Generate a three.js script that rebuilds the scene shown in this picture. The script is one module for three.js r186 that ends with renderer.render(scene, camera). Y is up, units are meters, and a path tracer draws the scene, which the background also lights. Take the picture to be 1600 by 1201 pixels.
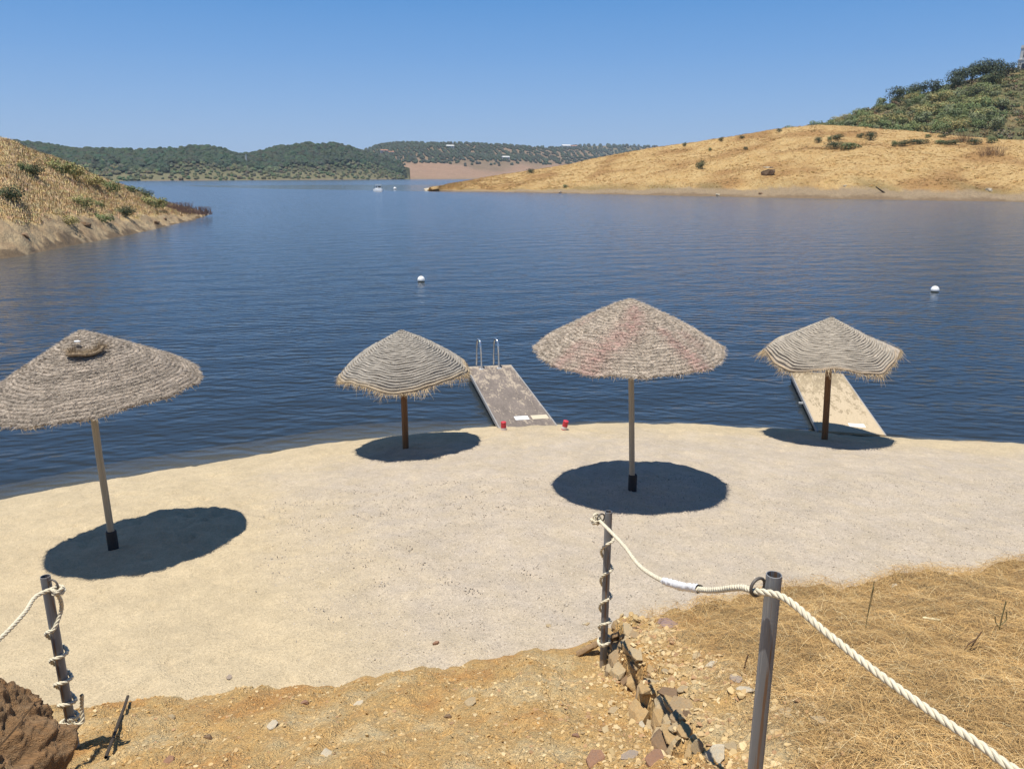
import * as THREE from 'three';
import { mergeGeometries, mergeVertices } from 'three/addons/utils/BufferGeometryUtils.js';
import { ConvexGeometry } from 'three/addons/geometries/ConvexGeometry.js';
import { createNoise2D, createNoise3D } from 'simplex-noise';

// ---------------------------------------------------------------- camera, sky, sun, exposure
const scene = new THREE.Scene();
const renderer = new THREE.WebGLRenderer({ antialias: true });
renderer.toneMapping = THREE.LinearToneMapping;
renderer.toneMappingExposure = 1.2;
renderer.shadowMap.enabled = true;

const EYE = 4.3, PITCH = 15.04 * Math.PI / 180, FOCAL = 1208;           // metres above the water; radians down; focal length in photo pixels
const camera = new THREE.PerspectiveCamera(2 * Math.atan(600.5 / FOCAL) * 180 / Math.PI, 1024 / 768, 0.1, 12000);
camera.position.set(0, EYE, 0);
camera.rotation.x = -PITCH;

const sun = new THREE.DirectionalLight(new THREE.Color(1.0, 0.955, 0.88), 5.0);
sun.position.set(-13.5, 100, 13);
sun.target.position.set(0, 0, 0);
sun.castShadow = true;
sun.shadow.radius = 1;
Object.assign(sun.shadow.camera, { left: -60, right: 60, top: 60, bottom: -60, near: 1, far: 300 });
sun.shadow.mapSize.set(4096, 4096);
scene.add(sun, sun.target);

{ // clear summer sky: pale at the horizon, deeper blue upwards, the same all round
  const stops = [[-90, 0.2805, 0.4114, 0.5984], [0, 0.3226, 0.4441, 0.6124], [2.5, 0.2805, 0.4208, 0.6265], [5, 0.2197, 0.3787, 0.6311], [8, 0.1543, 0.3226, 0.6124], [11.5, 0.0982, 0.2665, 0.5704], [20, 0.0598, 0.1963, 0.4675], [40, 0.0346, 0.1159, 0.3039], [90, 0.0262, 0.0785, 0.201]];
  const w = 256, h = 512, data = new Float32Array(w * h * 4);
  for (let j = 0; j < h; j++) {
    const e = ((j + .5) / h - .5) * 180;
    let k = 0; while (k < stops.length - 2 && e > stops[k + 1][0]) k++;
    const a = stops[k], b = stops[k + 1], t = Math.min(1, Math.max(0, (e - a[0]) / (b[0] - a[0])));
    for (let i = 0; i < w; i++) { const o = (j * w + i) * 4; for (let c = 0; c < 3; c++) data[o + c] = a[c + 1] + (b[c + 1] - a[c + 1]) * t; data[o + 3] = 1; }
  }
  const t = new THREE.DataTexture(data, w, h, THREE.RGBAFormat, THREE.FloatType);
  t.mapping = THREE.EquirectangularReflectionMapping; t.magFilter = THREE.LinearFilter; t.needsUpdate = true;
  scene.background = t; scene.environment = t;
}

// ---------------------------------------------------------------- helpers
function rng(seed) { let a = seed >>> 0; return () => { a = (a + 0x6D2B79F5) >>> 0; let t = a; t = Math.imul(t ^ (t >>> 15), t | 1); t ^= t + Math.imul(t ^ (t >>> 7), t | 61); return ((t ^ (t >>> 14)) >>> 0) / 4294967296; }; }
const V = (x, y, z) => new THREE.Vector3(x, y, z);
const clamp = (x, a = 0, b = 1) => Math.min(b, Math.max(a, x));
const lerp = (a, b, t) => a + (b - a) * t;
const sstep = (a, b, x) => { const t = clamp((x - a) / (b - a)); return t * t * (3 - 2 * t); };
const n2 = createNoise2D(rng(11)), n3 = createNoise3D(rng(12));
const fbm = (x, y, o = 4, g = .5) => { let s = 0, a = 1, n = 0; for (let i = 0; i < o; i++) { s += a * n2(x, y); n += a; a *= g; x = x * 2.03 + 17.1; y = y * 2.03 - 9.7; } return s / n; };
const C = (r, g, b) => new THREE.Color().setRGB(r, g, b);
const cp = Math.cos(PITCH), sp = Math.sin(PITCH);
// where a direction measured in the photograph meets a given distance in front of the camera (d metres) or a given height
function sight(px, py) { const a = (px - 800) / FOCAL, b = (600.5 - py) / FOCAL; return V(a, b * cp - sp, -(cp + b * sp)); }
function atDepth(px, py, d) { const s = sight(px, py); return V(0, EYE, 0).addScaledVector(s, d / -s.z); }
function atHeight(px, py, h) { const s = sight(px, py); return V(0, EYE, 0).addScaledVector(s, (h - EYE) / s.y); }
function curve1(pts) { // piecewise-linear with smooth ends, sorted by x, extrapolated
  return (x) => { let k = 0; while (k < pts.length - 2 && x > pts[k + 1][0]) k++; const [a, b] = [pts[k], pts[k + 1]]; return a[1] + (b[1] - a[1]) * (x - a[0]) / (b[0] - a[0]); };
}
const taken = {};
function numbered(name) { const n = taken[name] = (taken[name] ?? -1) + 1; return n ? `${name}_${String(n).padStart(3, '0')}` : name; }
function shade(o) { o.traverse((m) => { if (m.isMesh) { m.castShadow = true; m.receiveShadow = true; } }); return o; }
function tag(o, label, category, group) { Object.assign(o.userData, { label, category }); if (group) o.userData.group = group; return o; }
function mesh(name, geo, mat, parent) { const m = new THREE.Mesh(geo, mat); m.name = name; m.castShadow = m.receiveShadow = true; (parent ?? scene).add(m); return m; }
function top(name, geo, mat, label, category, group) { const m = mesh(numbered(name), geo, mat); return tag(m, label, category, group); }
function base(name, label, category, group) { const g = new THREE.Group(); g.name = numbered(name); scene.add(g); return tag(g, label, category, group); }
function structure(name, geo, mat) { const m = mesh(numbered(name), geo, mat); m.userData.kind = 'structure'; return m; }
function merged(list) { return mergeGeometries(list.map((g) => { const q = g.index ? g.toNonIndexed() : g; for (const k of Object.keys(q.attributes)) if (!['position', 'normal', 'uv'].includes(k)) q.deleteAttribute(k); return q; })); }

// ---------------------------------------------------------------- textures
function tileValue(period, seed) { // periodic value noise on a lattice
  const r = rng(seed), g = new Float32Array(period * period); for (let i = 0; i < g.length; i++) g[i] = r();
  return (x, y) => { // x, y in lattice units
    const xi = Math.floor(x), yi = Math.floor(y), fx = x - xi, fy = y - yi, u = fx * fx * (3 - 2 * fx), v = fy * fy * (3 - 2 * fy);
    const i0 = ((xi % period) + period) % period, i1 = (i0 + 1) % period, j0 = (((yi % period) + period) % period) * period, j1 = ((((yi + 1) % period) + period) % period) * period;
    return lerp(lerp(g[j0 + i0], g[j0 + i1], u), lerp(g[j1 + i0], g[j1 + i1], u), v);
  };
}
function layered(specs, seed) { const f = specs.map(([p, a], i) => [tileValue(p, seed + i * 7), p, a]); const tot = specs.reduce((s, q) => s + q[1], 0); return (u, v) => { let s = 0; for (const [n, p, a] of f) s += a * n(u * p, v * p); return s / tot; }; }
function tex(size, fn, { srgb = false, repeat = [1, 1], h = size } = {}) {
  const d = new Uint8Array(size * h * 4);
  for (let j = 0; j < h; j++) for (let i = 0; i < size; i++) { const c = fn((i + .5) / size, (j + .5) / h), o = (j * size + i) * 4; if (typeof c === 'number') d[o] = d[o + 1] = d[o + 2] = clamp(c) * 255; else { d[o] = clamp(c[0]) * 255; d[o + 1] = clamp(c[1]) * 255; d[o + 2] = clamp(c[2]) * 255; } d[o + 3] = 255; }
  const t = new THREE.DataTexture(d, size, h); t.wrapS = t.wrapT = THREE.RepeatWrapping; t.magFilter = THREE.LinearFilter; t.minFilter = THREE.LinearMipmapLinearFilter; t.generateMipmaps = true;
  if (srgb) t.colorSpace = THREE.SRGBColorSpace; t.repeat.set(...repeat); t.needsUpdate = true; return t;
}
const scaled = (t, x, y = x) => { const c = t.clone(); c.repeat.set(x, y); c.needsUpdate = true; return c; };
// grain maps are factors around 0.8 (linear), multiplied by colour
const sandN = layered([[512, 1], [256, .8], [97, .5], [23, .35]], 21);
const grainMap = tex(1024, (u, v) => { const s = .80 + (sandN(u, v) - .5) * .55; return [s, s * .995, s * .985]; });
const grainBump = tex(1024, (u, v) => sandN(u, v));
const dirtN = layered([[400, 1], [160, 1], [61, .8], [17, .6]], 51), dirtT = layered([[90, 1], [31, 1], [9, .7]], 77);
const dirtMap = tex(1024, (u, v) => { const s = .80 + (dirtN(u, v) - .5) * .75, w = dirtT(u, v) - .5; return [s * (1 + w * .25), s, s * (1 - w * .35)]; });
const dirtBump = tex(1024, (u, v) => dirtN(u, v));
const hillN = layered([[256, 1], [110, 1], [37, .8], [11, .6]], 91);
const hillMap = tex(512, (u, v) => { const s = .8 + (hillN(u, v) - .5) * .8; return [s, s * .98, s * .93]; });
const hillBump = tex(512, (u, v) => hillN(u, v));
const woodN = (u, v) => { const f = layeredWood(u, v); return f; };
const lw1 = tileValue(64, 301), lw2 = tileValue(256, 302), lw3 = tileValue(16, 303);
function layeredWood(u, v) { return .5 * lw1(u * 64, v * 4) + .35 * lw2(u * 256, v * 8) + .15 * lw3(u * 16, v * 16); }
const woodMap = tex(512, (u, v) => { const s = .8 + (woodN(u, v) - .5) * .8; return [s, s * .97, s * .92]; });
const woodBump = tex(512, woodN);
const strawN1 = tileValue(128, 401), strawN2 = tileValue(64, 402);
// braid: slanting strokes that change direction along the middle of the cord
const braid = (u, v) => { const w = Math.abs((v * 2) % 1 - .5), s = Math.abs(((u * 24 + w * 3.0) % 1) - .5) * 2; return .55 * s + .45 * strawN1(u * 128, v * 24); };
const strawMap = tex(512, (u, v) => { const s = .66 + .34 * braid(u, v) + (strawN2(u * 64, v * 16) - .5) * .3; return [s, s * .98, s * .95]; });
const strawBump = tex(512, braid);

// ---------------------------------------------------------------- water: ripples as sums of periodic waves
function waves(size, tile, n, lmin, lmax, slope, spread, seed) {
  const r = rng(seed), h = new Float32Array(size * size), sx = new Float32Array(size * size), sy = new Float32Array(size * size);
  const cx = new Float32Array(size), sn = new Float32Array(size); let tot = 0; const list = [];
  for (let k = 0; k < n; k++) {
    const L = lmin * Math.pow(lmax / lmin, r()), g = (r() + r() + r() - 1.5) * spread, kx = Math.round(tile / L * Math.sin(g)), ky = Math.round(tile / L * Math.cos(g));
    if (!kx && !ky) continue; const K = 2 * Math.PI * Math.hypot(kx, ky) / tile, s = .6 + .8 * r(); tot += s * s / 2; list.push([kx, ky, s / K, r() * 6.283, s]);
  }
  const f = slope / Math.sqrt(tot), q = 2 * Math.PI / size;
  for (const [kx, ky, a, ph] of list) {
    for (let i = 0; i < size; i++) { cx[i] = Math.cos(q * kx * i); sn[i] = Math.sin(q * kx * i); }
    const A = a * f, X = A * 2 * Math.PI * kx / tile, Y = A * 2 * Math.PI * ky / tile;
    for (let j = 0; j < size; j++) { const c = Math.cos(q * ky * j + ph), s = Math.sin(q * ky * j + ph); let o = j * size; for (let i = 0; i < size; i++, o++) { const co = cx[i] * c - sn[i] * s, si = sn[i] * c + cx[i] * s; h[o] += A * co; sx[o] -= X * si; sy[o] -= Y * si; } }
  }
  return { h, sx, sy };
}
function floatTex(size, fn) { const d = new Float32Array(size * size * 4); for (let i = 0; i < size * size; i++) { const c = fn(i); d[i * 4] = c[0]; d[i * 4 + 1] = c[1]; d[i * 4 + 2] = c[2]; d[i * 4 + 3] = 1; } const t = new THREE.DataTexture(d, size, size, THREE.RGBAFormat, THREE.FloatType); t.wrapS = t.wrapT = THREE.RepeatWrapping; t.magFilter = THREE.LinearFilter; t.needsUpdate = true; return t; }
const SMALL = 12.7, BIG = 41.3;
const wSmall = waves(1024, SMALL, 240, .13, .52, .092, .8, 601), wBig = waves(512, BIG, 110, .8, 3.6, .024, 1.1, 602);
const swellBump = floatTex(512, (i) => { const v = .5 + wBig.h[i] / .2; return [v, v, v]; });
for (let i = 0; i < wSmall.sy.length; i++) wSmall.sy[i] *= wSmall.sy[i] > 0 ? 1.35 : .4;   // wind ripples running ashore: steep fronts, gentle backs
const rippleNormal = floatTex(1024, (i) => { const l = 1 / Math.hypot(wSmall.sx[i], wSmall.sy[i], 1); return [.5 - .5 * wSmall.sx[i] * l, .5 - .5 * wSmall.sy[i] * l, .5 + .5 * l]; });
rippleNormal.repeat.set(1 / SMALL, 1 / SMALL); swellBump.repeat.set(1 / BIG, 1 / BIG); swellBump.rotation = .31;
const waterLook = { color: C(.60, .64, .62), roughness: .17, specularIntensity: .95, ior: 1.333, transmission: .965, thickness: 0, normalMap: rippleNormal, bumpMap: swellBump };
const waterMat = new THREE.MeshPhysicalMaterial({ ...waterLook, bumpScale: .2 });
const calmMat = new THREE.MeshPhysicalMaterial({ ...waterLook, bumpScale: .04, roughness: .10, specularIntensity: 1, normalScale: new THREE.Vector2(.2, .2) });

// ---------------------------------------------------------------- beach shape (d = metres in front of the camera, x to the right, heights above the water)
const shorePx = [[0, 778], [80, 762], [150, 748], [280, 728], [400, 708], [500, 692], [600, 679], [700, 670], [780, 666], [900, 661], [1050, 660], [1200, 668], [1400, 682], [1600, 692]].map(([x, y]) => [x, y, .03]);
const shorePts = shorePx.map(([x, y, h]) => { const p = atHeight(x, y, h); return [p.x, -p.z, h]; });
const shoreD0 = curve1(shorePts.map((p) => [p[0], p[1]])), steep = (x) => .10 + .13 * sstep(-4.5, 1.5, x);
const shoreD = (x) => { const k = .35; return Math.max(2, (shoreD0(x - k) + shoreD0(x) * 2 + shoreD0(x + k)) / 4 + .07 * n2(x * .9, 3.1) + .03 * n2(x * 3.3, 8)); };
function sandH(x, d) {
  const s = shoreD(x) - d, e = steep(x);
  const soft = sstep(1, -3, x), u = -s - .3;
  if (s < -.3) return -.06 - lerp(.30, .13, soft) * Math.min(u, 1.4) - .34 * Math.max(0, u - 1.4);
  let h = s < 0 ? -.06 * sstep(0, -.3, s) : -.0 + .03 * sstep(0, .14, s) + .085 * s + (e - .085) * 1.3 * (1 - Math.exp(-s / 1.3));
  if (s > 0) h += sstep(0, .6, s) * (.07 * Math.exp(-Math.pow((x - .29) / .55, 2) - Math.pow((d - 12.45) / .3, 2)) + .022 * fbm(x * .8, d * .8, 3) + .012 * n2(x * 3.1, d * 2.7) + .007 * n2(x * 7.3, d * 6.1));
  return h;
}
const spots = [[-4.6, 7.9], [-3.9, 9.0], [-2.8, 8.4], [-1.9, 9.6], [-5.3, 9.1], [-.4, 10.9], [.7, 11.4], [2.9, 11.2], [-3.2, 10.2], [-1.2, 7.2], [4.6, 10.9], [-4.1, 6.3]];
const foot = []; { const r = rng(5); for (let i = 0; i < 460; i++) { const b = spots[i % spots.length]; foot.push([b[0] + (r() + r() - 1) * 3.4, b[1] + (r() + r() - 1) * 2.2, r() * 6.28, .08 + r() * .08]); } }
function sandFine(x, d) { let h = sandH(x, d); for (const [fx, fd, a, l] of foot) { const dx = x - fx, dz = d - fd; if (dx * dx + dz * dz > .09) continue; const p = dx * Math.cos(a) + dz * Math.sin(a), q = -dx * Math.sin(a) + dz * Math.cos(a), w = (p * p) / (l * l) + (q * q) / (.05 * .05); h -= .021 * Math.exp(-w) - .008 * Math.exp(-Math.abs(w - 1.8) * 2); } return h; }

function grid(x0, x1, d0, d1, nx, nd, f, colour, uvScale = 1) {
  const pos = [], uv = [], col = [], idx = [];
  for (let j = 0; j <= nd; j++) for (let i = 0; i <= nx; i++) { const x = lerp(x0, x1, i / nx), d = lerp(d0, d1, j / nd), p = f(x, d); const q = typeof p === 'number' ? [x, p, -d] : p; pos.push(...q); uv.push(x * uvScale, d * uvScale); if (colour) col.push(...colour(q[0], -q[2], q[1])); }
  for (let j = 0; j < nd; j++) for (let i = 0; i < nx; i++) { const a = j * (nx + 1) + i, b = a + 1, c = a + nx + 1, e = c + 1; idx.push(a, b, c, b, e, c); }
  const g = new THREE.BufferGeometry(); g.setAttribute('position', new THREE.Float32BufferAttribute(pos, 3)); g.setAttribute('uv', new THREE.Float32BufferAttribute(uv, 2)); if (colour) g.setAttribute('color', new THREE.Float32BufferAttribute(col, 3)); g.setIndex(idx); g.computeVertexNormals(); return g;
}
// grey crushed gravel lies over the middle and right of the yellow sand
function gravelShare(x, d) { const s = shoreD(x) - d; const line = x + .9 * (d - 5) * .55 + .55 * fbm(x * .7, d * .7, 3); return clamp(sstep(-1.9, .5, line) * sstep(.35, 2.3, s + .7 * fbm(x * .6 + 9, d * .6, 3)) * (.82 + .3 * fbm(x * 2.1, d * 2.1, 3))); }
const sandCol = [.605, .485, .305], gravelCol = [.545, .46, .36], wetCol = [.27, .20, .115];
function beachColour(x, d, h) {
  const g = gravelShare(x, d), t = 1 + .10 * fbm(x * .9, d * .9, 4) + .05 * n2(x * 6, d * 6), w = sstep(.035, .0, h + .012 * n2(x * 4, d * 4));
  return [0, 1, 2].map((k) => lerp(lerp(sandCol[k], gravelCol[k], g) * t, wetCol[k], w));
}
const beachMat = new THREE.MeshStandardMaterial({ vertexColors: true, map: scaled(grainMap, .42), bumpMap: scaled(grainBump, .42), bumpScale: .02, roughness: .95 });
structure('beach_sand', grid(-16, 20, 3, 15.5, 600, 250, sandFine, beachColour), beachMat);
{ // the bed under the water, and the ground on either side of the beach, down to the deep lake floor
  const f = (x, d) => { const inside = x > -15.9 && x < 19.9 && d > 3.05 && d < 15.4; return inside ? sandH(x, d) - .4 : Math.max(-9, Math.min(sandH(x, d), 1.1)); };
  const bed = [.16, .125, .07];
  structure('lake_floor', grid(-120, 160, -12, 110, 140, 61, f, () => bed), new THREE.MeshStandardMaterial({ vertexColors: true, map: scaled(dirtMap, .2), roughness: 1 }));
  const far = new THREE.PlaneGeometry(9000, 9000); far.rotateX(-Math.PI / 2); far.translate(0, -9.5, -3000);
  structure('ground', far, new THREE.MeshStandardMaterial({ color: C(.12, .10, .06), roughness: 1 }));
}
{ // the lake: a closed body of murky water under its rippled surface; the sheltered cove behind the point lies calm
  const lake = new THREE.Group(); lake.name = 'lake_water'; lake.userData.kind = 'structure'; scene.add(lake);
  const quad = (a, b, c, e, y = 0) => { const g = new THREE.BufferGeometry(), p = [a, b, c, e]; g.setAttribute('position', new THREE.Float32BufferAttribute(p.flatMap(([x, z]) => [x, y, z]), 3)); g.setAttribute('normal', new THREE.Float32BufferAttribute(p.flatMap(() => [0, 1, 0]), 3)); g.setAttribute('uv', new THREE.Float32BufferAttribute(p.flatMap(([x, z]) => [x, -z]), 2)); g.setIndex([0, 1, 2, 0, 2, 3]); return g; };
  const poly = (pts) => { const s = new THREE.Shape(pts.map(([x, z]) => new THREE.Vector2(x, -z))); const g = new THREE.ShapeGeometry(s); g.rotateX(-Math.PI / 2); const p = g.attributes.position, uv = g.attributes.uv; for (let i = 0; i < p.count; i++) uv.setXY(i, p.getX(i), -p.getZ(i)); return g; };
  // the line where the wind drops, seen as a sharp change of tone
  const A = [[-165, -395], [-120, -330], [-88, -290], [-45, -258], [-22, -236], [40, -215], [250, -190]].map(([x, z]) => [x, z]);
  const B = [[250, -480], [90, -430], [20, -425], [-60, -440], [-110, -432]];
  mesh('surface', poly([[-3000, 120], [3000, 120], [3000, -190], ...A.slice().reverse(), [-3000, -420]]), waterMat, lake);
  mesh('calm_surface', poly([...A, ...B]), calmMat, lake);
  const farWater = new THREE.MeshPhysicalMaterial({ ...waterLook, bumpScale: .1, roughness: .14, normalScale: new THREE.Vector2(.6, .6) });
  mesh('far_surface', poly([[-3000, -420], ...[A[0]], ...B.slice().reverse(), [250, -190], [3000, -190], [3000, -5000], [-3000, -5000]]), farWater, lake);
  const body = new THREE.BoxGeometry(6000, 9.2, 5120); body.translate(0, -4.612, -2440);
  mesh('depth', body, new THREE.MeshPhysicalMaterial({ color: C(.06, .36, .78), transparent: true, opacity: .05, roughness: 1, thickness: 1, attenuationColor: C(.34, .28, .16), attenuationDistance: 1.1 }), lake);
}

// ---------------------------------------------------------------- foreground: dirt path, straw bank, earth mound
const edgePx = [[-60, 1120], [60, 1108], [200, 1098], [300, 1090], [390, 1076], [430, 1069], [530, 1073], [600, 1052], [700, 1042], [760, 1030], [850, 1012], [940, 1003], [1010, 1000]];
const edgePts = edgePx.map(([px, py]) => { let h = .9, p; for (let k = 0; k < 8; k++) { p = atHeight(px, py, h); h = sandH(p.x, -p.z); } return [p.x, -p.z]; });
const edge0 = curve1(edgePts), edgeD = (x) => edge0(clamp(x, -6, 3)) + .05 * n2(x * 2.3, 1.7) + .03 * n2(x * 7, 4);
function dirtH(x, d) {
  const e = edgeD(x), k = e - d;
  let h = sandH(x, e) + (k > 0 ? .377 * k + .03 * sstep(0, .15, k) : 1.1 * k);
  h += sstep(-.05, .3, k) * (.05 * fbm(x * 1.3, d * 1.3, 3) + .022 * fbm(x * 5, d * 5, 3) + .012 * Math.abs(n2(x * 13, d * 13)));
  h -= .10 * sstep(.1, .7, x) * sstep(2.8, 3.7, d) * sstep(.05, .5, k);
  return h;
}
const bankEdge = (x) => 5.12 + .27 * (x - 1) + .10 * n2(x * 1.1, 20) + .04 * n2(x * 4, 21), bankSide = (d) => .78 + .10 * n2(d * 1.3, 30) + .05 * n2(d * 4.1, 31) - .10 * sstep(3.2, 2.2, d);
function bankH(x, d) {
  const e = bankEdge(x), k = e - d, sx = x - bankSide(d), rim = sandH(clamp(x, -1, 12), Math.max(e, 4.5)) + .29;
  let h = rim + (k > 0 ? .33 * k : 0) + .05 * fbm(x * 1.1, d * 1.1, 3) + .025 * fbm(x * 4.4, d * 4.4, 3);
  const fall = Math.max(0, -k) * 1.3 + Math.max(0, -sx) * 5 + .10 * Math.exp(-Math.max(0, sx) * 9);
  // broken ledges along the crumbling side
  const ledge = .03 * Math.round(fall / .09 + .8 * n2(x * 5, d * 5)) ; h -= sx < .05 ? lerp(fall, ledge * 3, .45) : fall;
  return h + sstep(.35, 0, Math.abs(sx)) * .03 * fbm(x * 9, d * 9, 3);
}
const moundH = (x, d) => { const a = Math.abs((x + 3.04) / .98), b = Math.abs((d - 2.34) / .98), q = Math.pow(a, 3.2) + Math.pow(b, 3.2); return q < 1 ? 1.32 + .80 * Math.pow(1 - q, .3) : -9; };
const dirtColour = (x, d) => { const t = fbm(x * 1.1 + 4, d * 1.1, 4), u = fbm(x * 3, d * 3 + 7, 3), red = sstep(.05, .6, t + .35 * u), pale = sstep(0, .5, -t + .25 * u); return [lerp(lerp(.63, .58, red), .67, pale), lerp(lerp(.405, .325, red), .49, pale), lerp(lerp(.158, .112, red), .245, pale)]; };
const dirtMat = new THREE.MeshStandardMaterial({ vertexColors: true, map: scaled(dirtMap, .9), bumpMap: scaled(dirtBump, .9), bumpScale: .032, roughness: 1 });
structure('dirt_path', grid(-4.2, 2.0, -2.5, 5.25, 250, 310, dirtH, dirtColour), dirtMat);
structure('straw_bank', grid(.35, 8.5, -2.5, 7.6, 330, 330, bankH, (x, d) => { const s = x - bankSide(d), m = sstep(.12, .75, s + .25 * fbm(x * 2, d * 2, 3)) , c = dirtColour(x, d), t = 1 + .2 * fbm(x * 2.2, d * 2.2, 4); return [lerp(c[0], .40 * t, m), lerp(c[1], .25 * t, m), lerp(c[2], .095 * t, m)]; }), dirtMat);
{ // a lump of dug earth, steep on the path side
  let g0 = new THREE.BoxGeometry(2, 2, 2, 130, 130, 130); g0.deleteAttribute('uv'); g0.deleteAttribute('normal'); g0 = mergeVertices(g0, 1e-4); const p = g0.attributes.position, col = [], uv = [];
  for (let i = 0; i < p.count; i++) {
    let x = p.getX(i), y = p.getY(i), z = p.getZ(i); const q = Math.pow(x ** 4 + y ** 4 + z ** 4, .25); x /= q; y /= q; z /= q;
    let X = -3.04 + x * .98 + .10 * y * Math.max(0, x), Y = 1.32 + y * .80, Z = -2.34 + z * .98;
    const k = .085 * n3(X * 1.9, Y * 1.9, Z * 1.9) + .034 * n3(X * 5, Y * 5, Z * 5) + .020 * n3(X * 11, Y * 11, Z * 11) + .012 * n3(X * 26, Y * 26, Z * 26) + .006 * n3(X * 55, Y * 55, Z * 55), l = Math.hypot(x, y, z);
    X += x / l * k; Y += y / l * k; Z += z / l * k; p.setXYZ(i, X, Y, Z); const t = 1 + .3 * n3(X * 3, Y * 3, Z * 3) + .15 * n3(X * 11, Y * 11, Z * 11); col.push(.25 * t, .145 * t, .066 * t); { const ax = Math.abs(x), ay = Math.abs(y), az = Math.abs(z); if (ay >= ax && ay >= az) uv.push(X, Z); else if (ax >= az) uv.push(Z, Y); else uv.push(X, Y); }
  }
  g0.setAttribute('color', new THREE.Float32BufferAttribute(col, 3)); g0.setAttribute('uv', new THREE.Float32BufferAttribute(uv, 2)); g0.computeVertexNormals();
  structure('earth_mound', g0, new THREE.MeshStandardMaterial({ vertexColors: true, map: scaled(dirtMap, 1.7), bumpMap: scaled(dirtBump, 1.7), bumpScale: .014, roughness: 1 }));
}
const groundH = (x, d) => Math.max(sandH(x, d), d < 5.25 && x > -4.2 && x < 2 ? dirtH(x, d) : -9, d < 7.6 && x > .35 ? bankH(x, d) : -9, x < -1.7 && d < 3.7 ? moundH(x, d) : -9);

// ---------------------------------------------------------------- hills
function pathOf(pts) { const c = new THREE.CatmullRomCurve3(pts.map((p) => p.isVector3 ? p : V(...p)), false, 'centripetal'); return (u) => c.getPoint(clamp(u)); }
function hill(name, { shore, ridge, back = 1.5, nu = 200, nv = 60, prof = (v) => v, rough = 1, freq = .02, colour, mat, drop = 1.2, crag = 0, cragTo = .25 }) {
  const S = pathOf(shore), R = pathOf(ridge);
  const at = (u, v) => {
    const s = S(u), r = R(u); let x = lerp(s.x, r.x, v), z = lerp(s.z, r.z, v), y;
    if (v < 0) y = s.y + v * 12 * rough; else if (v <= 1) y = lerp(s.y, r.y, prof(v)); else y = r.y - (r.y - s.y) * drop * (v - 1) * (v - 1) / ((back - 1) * (back - 1)) - (v - 1) * .2;
    const k = clamp(Math.min(v * 5, 1)) ; y += k * rough * (fbm(x * freq, z * freq, 4) * (v > .75 && v <= 1 ? lerp(1, .35, (v - .75) * 4) : v > 1 ? .35 : 1));
    if (crag && v > 0) { const w = sstep(0, .05, v) * sstep(cragTo + .12, cragTo - .03, v); y += crag * w * (fbm(x * .9, z * .9, 3) + .6 * Math.abs(n2(x * .45, z * .45)) - .2); }
    return V(x, y, z);
  };
  const pos = [], uv = [], col = [], idx = [];
  for (let j = 0; j <= nv; j++) for (let i = 0; i <= nu; i++) { const v = -.06 + (back + .06) * j / nv, p = at(i / nu, v); pos.push(p.x, p.y, p.z); uv.push(p.x, -p.z); col.push(...colour(p, i / nu, v)); }
  for (let j = 0; j < nv; j++) for (let i = 0; i < nu; i++) { const a = j * (nu + 1) + i, b = a + 1, c = a + nu + 1, e = c + 1; idx.push(a, b, c, b, e, c); }
  const g = new THREE.BufferGeometry(); g.setAttribute('position', new THREE.Float32BufferAttribute(pos, 3)); g.setAttribute('uv', new THREE.Float32BufferAttribute(uv, 2)); g.setAttribute('color', new THREE.Float32BufferAttribute(col, 3)); g.setIndex(idx); g.computeVertexNormals();
  structure(name, g, mat); return { at, S, R };
}
const hillMat = (s, bump) => new THREE.MeshStandardMaterial({ vertexColors: true, map: scaled(hillMap, s), bumpMap: scaled(hillBump, s), bumpScale: bump, roughness: 1 });
const mixc = (a, b, t) => a.map((q, i) => lerp(q, b[i], t));
const rowsOf = (list, dflt) => list.map(([px, py, d]) => atDepth(px, py, d ?? dflt));
const onWater = (list) => list.map(([px, py]) => atHeight(px, py, 0));

// dry grass hill on the right, its bare shore below
const dryHill = hill('dry_grass_hill', {
  shore: [...onWater([[668, 297.5], [760, 299.5], [880, 302], [1000, 304.5], [1150, 307.5], [1300, 310.5], [1450, 313], [1600, 315.5]]), V(108, 0, -96), V(150, 0, -60)],
  ridge: [...rowsOf([[672, 293, 250], [745, 279, 265], [860, 261, 268], [1000, 234.5, 262], [1130, 215, 250], [1265, 196, 238], [1400, 203, 222], [1600, 219, 195]]), V(165, 13, -165), V(210, 12, -110)],
  nu: 420, nv: 110, back: 1.7, rough: .75, freq: .045, crag: .22, cragTo: .07, prof: (v) => v < .09 ? v * 1.15 : lerp(.1035, 1, Math.pow((v - .09) / .91, .86)), mat: hillMat(.11, .25), drop: .5,
  colour: (p, u, v) => {
    const t = fbm(p.x * .035, p.z * .035, 4), q = fbm(p.x * .16, p.z * .16, 3), band = v + .018 * n2(p.x * .12, 5) + .008 * n2(p.x * .7, 6);
    let c = mixc(mixc([.54, .345, .135], [.61, .425, .190], clamp(.5 + q)), [.41, .235, .085], sstep(-.05, .45, t));
    c = mixc(c, [.27, .205, .085], .8 * sstep(.20, .10, band) * clamp(.5 + 1.2 * n2(p.x * .09, 7)));
    const mud = mixc([.355, .265, .165], [.24, .165, .095], sstep(.035, .012, band));
    return mixc(mud, c, sstep(.075, .10, band));
  } });
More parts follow.
